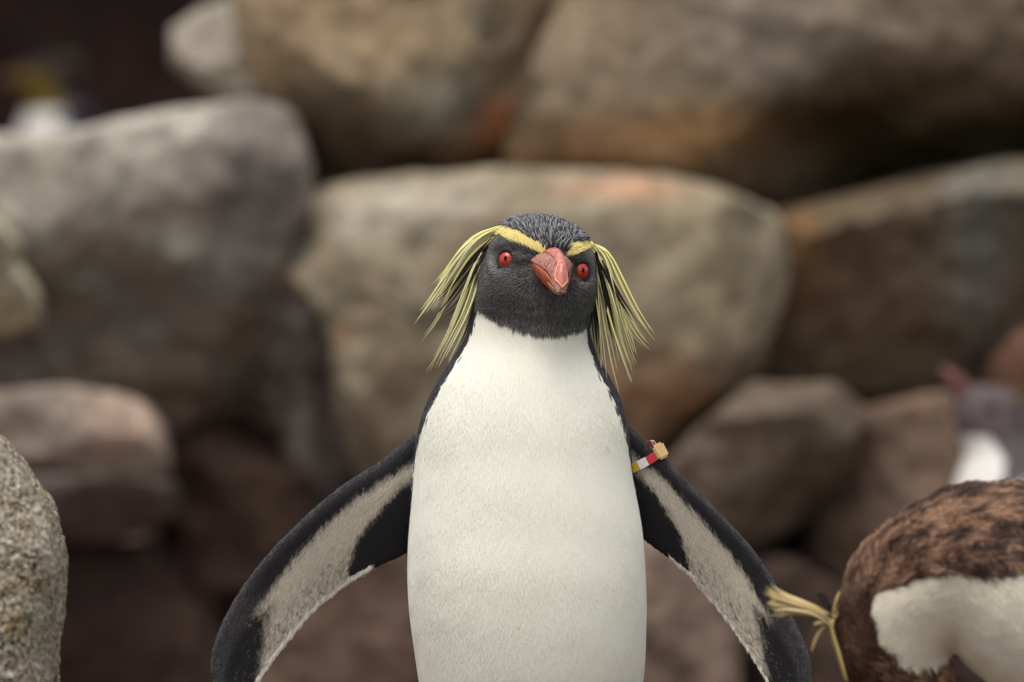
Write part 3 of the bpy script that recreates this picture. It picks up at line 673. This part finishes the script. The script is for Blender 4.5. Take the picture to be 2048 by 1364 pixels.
    up = np.array([(-.25, 10, 5, 17.5), (0, 15.5, 4.0, 16.8), (.15, 15.5, 3.0, 15), (.3, 14.8, 1.2, 12.4), (.5, 12.6, -1.4, 9.2), (.66, 9.6, -4.2, 7.0), (.78, 5.5, -9.5, 5.6), (.87, .5, -12.6, 4.9), (.94, -5, -15, 4.2), (.98, -9.5, -16.2, 3.5), (1.0, -13, -16.8, 2.2), (1.008, -15.8, -16, .05)])
    lo = np.array([(-.25, 6, -6, 16.8), (0, 5, -9, 16.2), (.15, 3.9, -11.5, 15), (.3, 2.1, -14, 13.2), (.5, -.6, -16, 10.6), (.68, -4, -17, 8.4), (.8, -8, -17.4, 6.6), (.88, -11, -17.4, 4.8), (.93, -15, -16.4, .05)])
    def bill_pt(f, r, u): return base + Rb @ np.array([r, -f*LEN*1000, u])*0.001
    def bsurf(tab, f, a, infl=0.0, lower=False):
        top, bot, wd = (float(pchip(np.array([f]), tab[:, 0], tab[:, k])[0]) for k in (1, 2, 3))
        if not lower:
            r = (wd+infl)*math.cos(a)*(1-.60*math.sin(a)**1.4*(1-.5*max(f, 0))); u_ = bot + (top-bot+infl)*math.sin(a)**.9
        else:
            r = (wd+infl)*math.cos(a)*(1-.25*math.sin(a)**2); u_ = top - (top-bot+infl)*math.sin(a)**.85
        return bill_pt(f + infl*.012*(f > .7), r, u_)
    def bpatch(name, mat, tab, f0, f1, a0, a1, infl, nf=22, na=18, lower=False, edge=True, thick=1.2):
        fs_ = np.linspace(f0, f1, nf); as_ = np.linspace(a0, a1, na); vo = []
        for i, f in enumerate(fs_):
            for j, a in enumerate(as_):
                ed = min(1, 3.2*min(i/(nf-1), 1-i/(nf-1)) + .15, 3.2*min(j/(na-1), 1-j/(na-1)) + .15) if edge else 1
                vo.append(bsurf(tab, f, a, infl*(ed**.5) if edge else infl, lower))
        fa = grid_faces(nf, na, wrap=False)
        o = mesh_obj(name, vo, fa if lower else fa, mat)
        sm = o.modifiers.new('thickness', 'SOLIDIFY'); sm.thickness = thick*0.001; sm.offset = 0
        return o
    dg = math.radians
    bill = bpatch('bill', M_side, up, -.25, 1.008, 0.0, math.pi, 0.0, 90, 40, edge=False, thick=.6); set_parent(bill, root)
    bill['label'] = 'short thick pinkish orange hooked bill'
    parts = [bpatch('culmen', M_cul, up, -.06, .80, dg(50), dg(130), 1.5, 26, 22), bpatch('side_plate', M_side, up, -.1, .52, dg(4), dg(40), .9), bpatch('side_plate', M_side, up, -.1, .52, dg(140), dg(176), .9),
             bpatch('lower_mandible', M_low, lo, -.25, .91, 0.0, math.pi, 0.0, 30, 30, lower=True, edge=False, thick=.6)]
    parts.append(bpatch('lower_mandible_tip', M_lowtip, lo, .66, .915, dg(20), dg(160), .5, 12, 16, lower=True, thick=.6))
    # oval nail on the hooked tip, with its pale raised rim
    nv, nfc = [], []; nrg, nsg = 9, 32; rimp = []
    for i in range(nrg+1):
        for k in range(nsg):
            a = 2*math.pi*k/nsg; rr = i/nrg
            f = .872 + .130*rr*(-math.sin(a)) ; aa = math.pi/2 + dg(64)*rr*math.cos(a)
            q_ = bsurf(up, f, aa, 1.0+1.1*math.sqrt(1-rr*rr*.98)); nv.append(q_)
            if i == nrg: rimp.append(q_)
    nfc = [tuple(x) for x in grid_faces(nrg+1, nsg)]
    parts.append(mesh_obj('nail', nv, nfc, M_nail))
    tv, tf = tube(np.array(rimp+rimp[:2]), .00062, 6); parts.append(mesh_obj('nail_rim', tv, tf, M_rim))
    for o in parts: o.parent = bill

    # --- crests
    YEL = [lin(246, 236, 160), lin(238, 230, 164), lin(250, 236, 146), lin(230, 226, 172), lin(244, 238, 184)]
    LG = [[(1012, 455), (960, 470), (905, 530), (868, 590), (826, 645)], [(1008, 457), (945, 487), (893, 565), (858, 615), (838, 640)], [(1006, 460), (950, 498), (905, 570), (872, 640), (842, 678)], [(1004, 462), (962, 508), (928, 600), (890, 690), (853, 746)],
          [(1002, 464), (968, 515), (943, 610), (902, 690), (874, 745)], [(1000, 466), (972, 535), (953, 630), (934, 690), (912, 748)], [(990, 458), (935, 488), (897, 540), (866, 570)], [(1010, 454), (950, 475), (900, 545), (880, 590), (852, 630)], [(1000, 465), (968, 520), (948, 600), (925, 660), (898, 725)]]
    RG = [[(1183, 487), (1215, 500), (1242, 560), (1276, 630), (1317, 682)], [(1185, 490), (1218, 535), (1255, 620), (1280, 665), (1312, 698)], [(1185, 490), (1213, 535), (1240, 620), (1262, 680), (1270, 712)], [(1185, 493), (1210, 560), (1235, 650), (1258, 720), (1275, 766)],
          [(1184, 496), (1200, 580), (1212, 660), (1225, 730), (1240, 786)], [(1183, 498), (1190, 600), (1195, 680), (1205, 760), (1209, 804)], [(1183, 498), (1187, 580), (1191, 660), (1198, 740), (1202, 772)], [(1184, 488), (1210, 515), (1228, 590), (1242, 640), (1252, 672)], [(1184, 490), (1206, 540), (1225, 620), (1240, 680), (1262, 735)]]
    KL = [[(985, 478), (935, 530), (898, 578), (876, 600)], [(978, 490), (930, 560), (900, 600), (876, 628)], [(980, 495), (945, 560), (915, 610), (884, 632)], [(980, 500), (955, 580), (940, 640), (915, 700)]]
    KR = [[(1190, 505), (1205, 590), (1215, 650), (1222, 680)], [(1192, 505), (1215, 590), (1228, 660), (1240, 708)], [(1200, 520), (1235, 590), (1258, 625), (1268, 642)], [(1188, 520), (1194, 600), (1198, 660), (1200, 720)], [(1182, 560), (1184, 610), (1186, 660), (1190, 690)]]
    for side, guides, darks, rootpx in (('l', LG, KL, (1000, 462)), ('r', RG, KR, (1183, 492))):
        h, n_ = raycast(*rootpx)
        y0 = h[1]
        tuft_v, tuft_f = tube(np.array([P(*g, y0+.004) for g in ([(1024, 468), (1003, 459), (985, 462)] if side == 'l' else [(1165, 494), (1183, 489), (1192, 494)])]), [.0012, .0028, .0010], 8)
        tuft = mesh_obj('crest', tuft_v, tuft_f, M_plume); set_colors(tuft.data, np.tile(YEL[2], (len(tuft.data.vertices), 1))); set_parent(tuft, root)
        tuft['label'] = 'drooping fan of long yellow and black crest feathers'
        for gi, g in enumerate(guides):
            for k in range(8):
                gg = np.array(g, float); f = np.linspace(0, 1, len(gg))[:, None]
                gg = gg + RNG.normal(0, 1, (1, 2))*np.array([4.2, 2.2])*np.sin(f*2.0) + RNG.normal(0, 1.0, (1, 2))*np.array([5, 3.0])
                e_ = 1.0 if k == 0 else RNG.uniform(.62, 1.0)
                c2 = smooth_curve(gg, 40, 2); c2 = resample(c2[:max(8, int(40*e_))], 14)
                dy = RNG.normal(0, .007); u = np.linspace(0, 1, 14)
                yy = y0 + .003 - .004*np.sin(u*1.6) + dy*u + .004*(gi % 3)*u
                path = np.stack([(c2[:, 0]-1024)/S0, yy, HC+(682-c2[:, 1])/S0], 1)
                cc = YEL[RNG.integers(0, 5)]*RNG.uniform(.8, 1.08)
                o = plume('plume', tuft, path, RNG.uniform(.0005, .00105), cc, cc*np.array([.94, .96, 1.0]), RNG.normal(0, .35)); o.parent = tuft
        for g in darks:
            for k in range(3):
                gg = np.array(g, float) + RNG.normal(0, 2.5, (1, 2)); c2 = smooth_curve(gg, 14, 2); u = np.linspace(0, 1, 14)
                path = np.stack([(c2[:, 0]-1024)/S0, y0 + RNG.choice([.008, -.002, -.005]) + RNG.normal(0, .003)*u, HC+(682-c2[:, 1])/S0], 1)
                o = plume('plume', tuft, path, RNG.uniform(.0006, .0012), lin(22, 20, 22), lin(30, 27, 28), RNG.normal(0, .3)); o.parent = tuft
    # --- feet and tail, below the picture
    for sx in (-1, 1):
        foot('foot', root, (0.0146 + sx*.042, 0.0, 0.0), sx*.15)
    tv = []; 
    for k in range(7):
        a = (k-3)*.12; b0 = np.array([0.0146, .05, .10]); b1 = b0 + np.array([math.sin(a)*.1, .09, -.075])
        u = np.linspace(0, 1, 6)[:, None]; o = plume('tail_feather', root, b0*(1-u)+b1*u, .006, lin(30, 28, 30), lin(40, 36, 34)); set_parent(o, root)
    return root
build_main()

# ------------------------------------------------------------------ flipper band
def build_band():
    cx, cz = 1279.0, 914.0
    root = empty('flipper_band', P(cx, cz, .02)); tag(root, 'striped yellow, white and red plastic ring clipped round the penguin flipper', 'band')
    ax = unit(np.array(P(1312, 897))-np.array(P(1250, 929)))        # along the visible strip
    wd = unit(np.cross(ax, np.array([0, 1., 0]))); wd = wd if wd[2] > 0 else -wd
    dp = unit(np.array([0, 1., 0]) + wd*0.75)                        # the far side of the ring rides higher
    c = np.array(P(cx, cz, .0225)); A, B, W = .0155, .0085, .0032
    def ring(a): return c + ax*A*math.copysign(abs(math.cos(a))**.6, math.cos(a)) - dp*B*math.copysign(abs(math.sin(a))**.6, math.sin(a))
    cols = {'yellow': lin(206, 164, 36), 'white': lin(232, 230, 226), 'red': lin(208, 38, 42), 'grey': lin(176, 178, 164), 'pink': lin(226, 130, 130)}
    mats = {k: plain('band_'+k, c_, .35, .5, .2) for k, c_ in cols.items()}
    ang = lambda x: math.acos(max(-1, min(1, math.copysign(abs(x)**(1/.6), x))))
    segs = [(ang(1), ang(.72), 'grey'), (ang(.72), ang(.22), 'red'), (ang(.22), ang(-.22), 'white'), (ang(-.22), ang(-.80), 'yellow'), (ang(-.80), math.pi, 'pink'), (math.pi, math.pi*1.45, 'yellow'), (math.pi*1.45, math.pi*1.62, 'white'), (math.pi*1.62, math.pi*1.78, 'red'), (math.pi*1.78, math.pi*1.9, 'white'), (math.pi*1.9, math.pi*2, 'pink')]
    for a0, a1, k in segs:
        n = 10; v = []
        for a in np.linspace(a0, a1, n):
            q = ring(a); out = unit(q-c)
            v += [q-wd*W, q+wd*W, q+wd*W+out*.0009, q-wd*W+out*.0009]
        f = [tuple(x) for x in grid_faces(n, 4)] + [(0, 1, 2, 3), (4*n-1, 4*n-2, 4*n-3, 4*n-4)]
        o = mesh_obj('band_segment', v, f, mats[k], smooth=False); set_parent(o, root); o['label'] = k + ' stretch of the plastic band'
    bm = bmesh.new()
    ctr = np.array(P(1321, 902, .0195)); 
    M = Matrix([[*(ax*.0092), 0], [*(np.array([0, 1., 0])*.011), 0], [*(wd*.0125), 0], [0, 0, 0, 1]]).transposed(); M.translation = Vector(ctr)
    bmesh.ops.create_cube(bm, size=1, matrix=M); bmesh.ops.bevel(bm, geom=bm.edges[:], offset=.0016, segments=2, affect='EDGES')
    bmesh.ops.recalc_face_normals(bm, faces=bm.faces)
    me = bpy.data.meshes.new('clasp'); bm.to_mesh(me); bm.free(); me.materials.append(plain('clasp_plastic', lin(244, 206, 146), .45, .4, 0, .12, 150, .3, sss=.2))
    o = bpy.data.objects.new('clasp', me); COL.objects.link(o); set_parent(o, root); o['label'] = 'blocky cream clasp of the band'
build_band()

# ------------------------------------------------------------------ other penguins
def swept(points, n=40, sub=(18, 12), squash=(1, 1, 1)):
    """chain of spheres along a path (x, y, z, r) as source shapes for one body surface"""
    c = smooth_curve(points, n, 2); vl, fl = [], []
    th = np.linspace(0, 2*np.pi, sub[0], endpoint=False); ph = np.linspace(-np.pi/2, np.pi/2, sub[1])
    for x, y, z, r in c:
        v = np.stack([np.outer(np.cos(ph), np.cos(th))*squash[0], np.outer(np.cos(ph), np.sin(th))*squash[1], np.repeat(np.sin(ph)[:, None], len(th), 1)*squash[2]], -1).reshape(-1, 3)*r + np.array([x, y, z])
        vl.append(v); fl.append([tuple(q) for q in grid_faces(sub[1], sub[0])])
    return vl, fl
def in_poly(q, poly):
    poly = np.asarray(poly, float); r = np.zeros(len(q), bool); j = len(poly)-1
    for i in range(len(poly)):
        a, b = poly[i], poly[j]; m = ((a[1] > q[:, 1]) != (b[1] > q[:, 1])) & (q[:, 0] < (b[0]-a[0])*(q[:, 1]-a[1])/(b[1]-a[1]+1e-12)+a[0]); r ^= m; j = i
    return r

def build_brown():
    y = -0.38; k = (D0+y)/D0/S0
    fx, fz = P(2230, 1800, y)[0], 0.0
    root = empty('penguin', (fx, y, 0)); tag(root, 'worn rusty brown penguin bending its neck down to preen, yellow crest tuft', 'penguin')
    sp = [(2500, 1400, 50), (2430, 1340, 140), (2280, 1270, 215), (2125, 1200, 226), (1995, 1140, 178), (1892, 1146, 150), (1806, 1205, 134), (1784, 1290, 112), (1812, 1358, 84), (1845, 1425, 74), (1880, 1470, 58)]
    pts = [(*P(a, b, y), r*k) for a, b, r in sp]
    vl, fl = swept(pts, 56, (28, 18))
    # legs and feet stand below the picture
    lv, lf = swept([(fx, y, .15, .05), (fx+.0, y-.045, .10, .035), (fx, y-.045, .06, .022)], 10); vl += lv; fl += lf
    lv, lf = swept([(fx, y, .15, .05), (fx+.0, y+.045, .10, .035), (fx, y+.045, .06, .022)], 10); vl += lv; fl += lf
    def pat0(p): return in_poly(np.stack([1024+p[:, 0]/k, 682-(p[:, 2]-HC)/k], 1), [(1736, 1225), (1770, 1178), (1900, 1140), (2420, 1160), (2420, 1600), (1945, 1400), (1893, 1349), (1800, 1341)])
    me = remesh(vl, fl, .0028, 6)
    v, tri, nrm = mesh_arrays(me)
    v = v + nrm*(np.where(pat0(v), .0008, .0022)*fbm(v*34, 3, 4))[:, None]; set_verts(me, v); v, tri, nrm = mesh_arrays(me)
    WP = [(1736, 1225), (1745, 1196), (1770, 1178), (1805, 1165), (1850, 1152), (1900, 1140), (1950, 1152), (2000, 1143), (2048, 1140), (2200, 1160), (2420, 1260), (2480, 1500), (2300, 1700), (2000, 1500), (1945, 1380), (1913, 1312), (1893, 1349), (1835, 1354), (1800, 1341), (1766, 1312), (1746, 1272)]
    def q2(p): return np.stack([1024+p[:, 0]/k, 682-(p[:, 2]-HC)/k], 1)
    def pat(p, j):
        q = q2(p) + 5*j*np.stack([fbm(p*110, 2, 3), fbm(p*110, 2, 4)], 1)
        return in_poly(q, WP)
    wt = pat(v, .6)
    col = np.where(wt[:, None], lin(238, 230, 210), lin(74, 50, 40)); set_colors(me, col); me.materials.append(M_skin); me.shade_smooth()
    o = bpy.data.objects.new('body', me); COL.objects.link(o); set_parent(o, root)
    # feathers
    d = np.where(wt, .7e6, .8e6); d[nrm[:, 1] > .3] *= .15; d[q2(v)[:, 0] > 2150] *= .3
    p, ti, bc = scatter(v, tri, d); n = len(p); nn = unit(bary(nrm, ti, bc)); w_ = pat(p, 1.0)
    path = smooth_curve(np.array(pts)[:, :3], 60, 2); tg = -unit(np.gradient(path, axis=0))*1.0
    near = np.argmin(((p[:, None, ::2]-path[None, :, ::2])**2).sum(-1), 1) if n < 60000 else np.concatenate([np.argmin(((p[i:i+20000, None, ::2]-path[None, :, ::2])**2).sum(-1), 1) for i in range(0, n, 20000)])
    dirn = tg[near] + (np.where(w_, .08, .30)[:, None])*RNG.normal(0, 1, (n, 3)) + np.where(w_, .08, .34)[:, None]*np.stack([vnoise(p*80, 3), vnoise(p*80, 5), vnoise(p*80, 7)], 1) + np.array([0, 0, -.25])
    rnd = RNG.random((n, 1)); off = p-path[near]; arc = np.r_[0, np.cumsum(np.linalg.norm(np.diff(path, axis=0), axis=1))][near] + np.sum(off*tg[near], 1)*-1; dist = np.linalg.norm(off[:, ::2], axis=1)
    bl = fbm(np.stack([arc*75, dist*260, p[:, 1]*230], 1), 2, 9)[:, None]; bl2 = fbm(p*40, 3, 19)[:, None]
    neck = sstep(1790, 1740, q2(p)[:, 0])[:, None]*sstep(1150, 1200, q2(p)[:, 1])[:, None]
    tan = lin(208, 164, 132); dk = lin(44, 32, 30); mid = lin(112, 78, 62)
    f1 = np.clip(.34 + .75*bl + .2*bl2 + .7*(rnd-.5), 0, 1); f2 = np.clip(.34-.8*bl-.3*bl2+.5*(rnd-.5), 0, 1)
    ct = mid*(1-f1) + tan*f1; ct = ct*(1-f2*.85) + dk*f2*.85
    ct = ct*(1-neck*.75) + neck*.75*lin(88, 58, 48)*(.75+.5*rnd)
    cr = ct*.5 + dk*.5
    cw = lin(244, 236, 216)*(.93+.1*rnd)*(1+.05*bl2)
    ct = np.where(w_[:, None], cw, ct); cr = np.where(w_[:, None], cw*.85, cr)
    ln = np.where(w_, .0045, .0085)*RNG.uniform(.7, 1.3, n); rd = np.where(w_, .0004, .00045); lf_ = np.where(w_, .03, .28)*RNG.uniform(.6, 1.4, n)
    ln[neck[:, 0] > .5] *= .65
    strands('feather_coat', root, p, nn, dirn, ln, rd, cr, ct, lf_)
    # crest
    cs = P(1662, 1232, y)
    tv, tf = tube(np.array([P(1680, 1236, y-.01), P(1660, 1232, y-.02), P(1648, 1228, y-.022)]), [.003, .002, .0007], 8)
    tuft = mesh_obj('crest', tv, tf, M_plume); set_colors(tuft.data, np.tile(lin(84, 60, 40), (len(tv), 1))); set_parent(tuft, root); tuft['label'] = 'straw yellow crest tuft with dark bases'
    G = [([(1662, 1236), (1640, 1222), (1600, 1208), (1560, 1195), (1532, 1178)], 9), ([(1662, 1236), (1635, 1225), (1600, 1215), (1565, 1210), (1540, 1205)], 10), ([(1660, 1240), (1630, 1228), (1595, 1222), (1570, 1221), (1552, 1226)], 6), ([(1662, 1236), (1640, 1230), (1600, 1218), (1545, 1190)], 7),
         ([(1658, 1240), (1665, 1270), (1678, 1310), (1692, 1362)], 4), ([(1655, 1242), (1640, 1258), (1630, 1275), (1622, 1300)], 2), ([(1655, 1240), (1640, 1242), (1625, 1246)], 3), ([(1668, 1228), (1668, 1205), (1679, 1180)], 2)]
    for g, cnt in G:
        for j in range(int(cnt*1.7) if cnt > 4 else cnt):
            gg = np.array(g, float); gg[0] += RNG.normal(0, 4, 2); gg[1:] += RNG.normal(0, 5.5 if cnt > 4 else 1.4, (1, 2))*np.linspace(.3, 1, len(gg)-1)[:, None]
            c2 = smooth_curve(gg, 14, 2); u = np.linspace(0, 1, 14)
            pth = np.stack([(c2[:, 0]-1024)*k, y-.02+RNG.normal(0, .006)*u, HC+(682-c2[:, 1])*k], 1)
            cc = [lin(226, 198, 138), lin(210, 180, 116), lin(232, 210, 160), lin(190, 166, 112)][RNG.integers(0, 4)]
            o = plume('plume', tuft, pth, RNG.uniform(.0009, .0021), cc*.8, cc, RNG.normal(0, .3)); o.parent = tuft
    for j in range(14):
        gg = np.array([(1668, 1228), (1655, 1212), (1640+RNG.uniform(-8, 8), 1196+RNG.uniform(-12, 14))], float); c2 = smooth_curve(gg, 8, 2)
        pth = np.stack([(c2[:, 0]-1024)*k, np.full(8, y-.01), HC+(682-c2[:, 1])*k], 1)
        o = plume('plume', tuft, pth, .0013, lin(30, 24, 22), lin(36, 28, 26)); o.parent = tuft
    # head details below the picture edge
    hx = P(1880, 1470, y); tip = P(1975, 1500, y)
    bv, bf = tube(np.array([hx, hx.lerp(tip, .35), hx.lerp(tip, .75), tip]), [.016, .0125, .008, .0015], 12)
    b = mesh_obj('bill', bv, bf, plain('bill_brown_orange', lin(176, 92, 62), .45)); set_parent(b, root)
    e = bmesh.new(); bmesh.ops.create_uvsphere(e, u_segments=14, v_segments=10, radius=.007, matrix=Matrix.Translation(P(1850, 1440, y)+Vector((0, -.024, 0)))); em = bpy.data.meshes.new('eye'); e.to_mesh(em); e.free(); em.materials.append(plain('eye_red', lin(190, 50, 26), .2)); eo = bpy.data.objects.new('eye', em); COL.objects.link(eo); set_parent(eo, root)
    for sy in (-1, 1): foot('foot', root, (fx, y+sy*.045, 0), -math.pi/2)
build_brown()

def far_penguin(label, base, facing, size, head_dir, yellow, hz=.415):
    """standing penguin seen out of focus; built facing -x, then turned"""
    root = empty('penguin', base); tag(root, label, 'penguin')
    hd = unit(np.array(Matrix.Rotation(-facing, 3, 'Z') @ Vector(head_dir)))
    pts = [(0.012, 0, .055, .05), (0.0, 0, .13, .083), (-.004, 0, .21, .088), (-.004, 0, .28, .072), (-.004, 0, .325, .055), (-.010, 0, hz-.03, .046), (-.020, 0, hz, .042)]
    vl, fl = swept(pts, 40, (24, 16), (.95, 1, 1))
    hc = np.array([-.022, 0, hz]); v2, f2 = swept([(*hc, .040), (*(hc+hd*.02), .034), (*(hc+hd*.035), .02)], 8); vl += v2; fl += f2
    for sy in (-1, 1):
        pp = [(0.0, sy*.075, .30, .02), (.012, sy*.105, .23, .024), (.022, sy*.118, .16, .02), (.028, sy*.122, .11, .01)]
        c = smooth_curve(pp, 22, 2)
        for x, yy, z, r in c:
            th = np.linspace(0, 2*np.pi, 16, endpoint=False); ph = np.linspace(-np.pi/2, np.pi/2, 10)
            v = np.stack([np.outer(np.cos(ph), np.cos(th)), .32*np.outer(np.cos(ph), np.sin(th)), np.repeat(np.sin(ph)[:, None], 16, 1)], -1).reshape(-1, 3)*r + np.array([x, yy, z]); vl.append(v); fl.append([tuple(q) for q in grid_faces(10, 16)])
    lv, lf = swept([(.012, .04, .08, .034), (.012, .04, .02, .014)], 5); vl += lv; fl += lf
    lv, lf = swept([(.012, -.04, .08, .034), (.012, -.04, .02, .014)], 5); vl += lv; fl += lf
    me = remesh(vl, fl, .004, 8); v, tri, nrm = mesh_arrays(me)
    wt = (nrm[:, 0] < (-.22 if yellow else -.42) + .15*fbm(v*60, 2, 2)) & (v[:, 2] < (.34 if yellow else .36)) & (np.abs(v[:, 1]) < .092) & (v[:, 2] > .05)
    col = np.where(wt[:, None], lin(236, 232, 226), lin(88, 80, 82))
    hm = v[:, 2] > (.35 if yellow else .36); col[hm] = lin(92, 82, 82) if not yellow else lin(44, 38, 38)
    if yellow:
        yl = (v[:, 2] > .338) & (nrm[:, 0] < -.1) & (v[:, 2] < .40); col[yl] = lin(104, 84, 26)
        col[(~wt) & (v[:, 2] < .335)] = lin(34, 36, 50)
    set_colors(me, col); me.materials.append(M_skin); me.shade_smooth()
    R = Matrix.Rotation(facing, 4, 'Z') @ Matrix.Scale(size, 4)
    def put(o, par=root): o.parent = par; o.matrix_parent_inverse = Matrix.Identity(4); 
    root.matrix_basis = Matrix.Translation(Vector(base)) @ R
    o = bpy.data.objects.new('body', me); COL.objects.link(o); put(o)
    b0 = hc + hd*.045; b1 = hc + hd*.088
    bv, bf = tube(np.array([b0-hd*.015, b0, b0*.5+b1*.5+np.array([0, 0, .002]), b1]), [.013, .0125, .0095, .003], 12); b = mesh_obj('bill', bv, bf, plain('bill_far', lin(104, 60, 55) if not yellow else lin(88, 52, 40), .6)); put(b)
    for sy in (-1, 1):
        e = bmesh.new(); c = hc + hd*.018 + np.array([0, sy*.034, .010]); bmesh.ops.create_uvsphere(e, u_segments=12, v_segments=8, radius=.006, matrix=Matrix.Translation(Vector(c))); em = bpy.data.meshes.new('eye'); e.to_mesh(em); e.free(); em.materials.append(plain('eye_dark', lin(60, 26, 20), .3)); eo = bpy.data.objects.new('eye', em); COL.objects.link(eo); put(eo)
        for j in range(7):
            s0 = hc + np.array([.0, sy*.036, .022]); u = np.linspace(0, 1, 7)[:, None]
            s1 = s0 + np.array([.035+RNG.normal(0, .008), sy*(.02+RNG.uniform(0, .015)), -.012+RNG.normal(0, .012)])
            pl = plume('crest_feather', root, s0*(1-u)+s1*u + np.array([0, 0, .01])*np.sin(u*math.pi), .0016, lin(96, 84, 60), lin(96, 84, 60)); put(pl)
    for sy in (-1, 1):
        f = foot('foot', root, (0, 0, 0), -math.pi/2); f.matrix_parent_inverse = Matrix.Translation((.012, sy*.04, 0))
    return root
_s = 2600*D0/(D0+2.5)
far_penguin('out-of-focus grey penguin raising its pink bill above the bending brown penguin', ((2034-1024)/_s, 2.5, -.04), math.radians(10), 1.0, (-.66, -.1, .72), False, .368)
_s = 2600*D0/(D0+6.3)
far_penguin('blurred penguin with yellow throat standing behind the long grey shelf', ((124-1024)/_s, 6.3, .4235), math.radians(14), 1.0, (-.9, -.4, .0), True, .385)
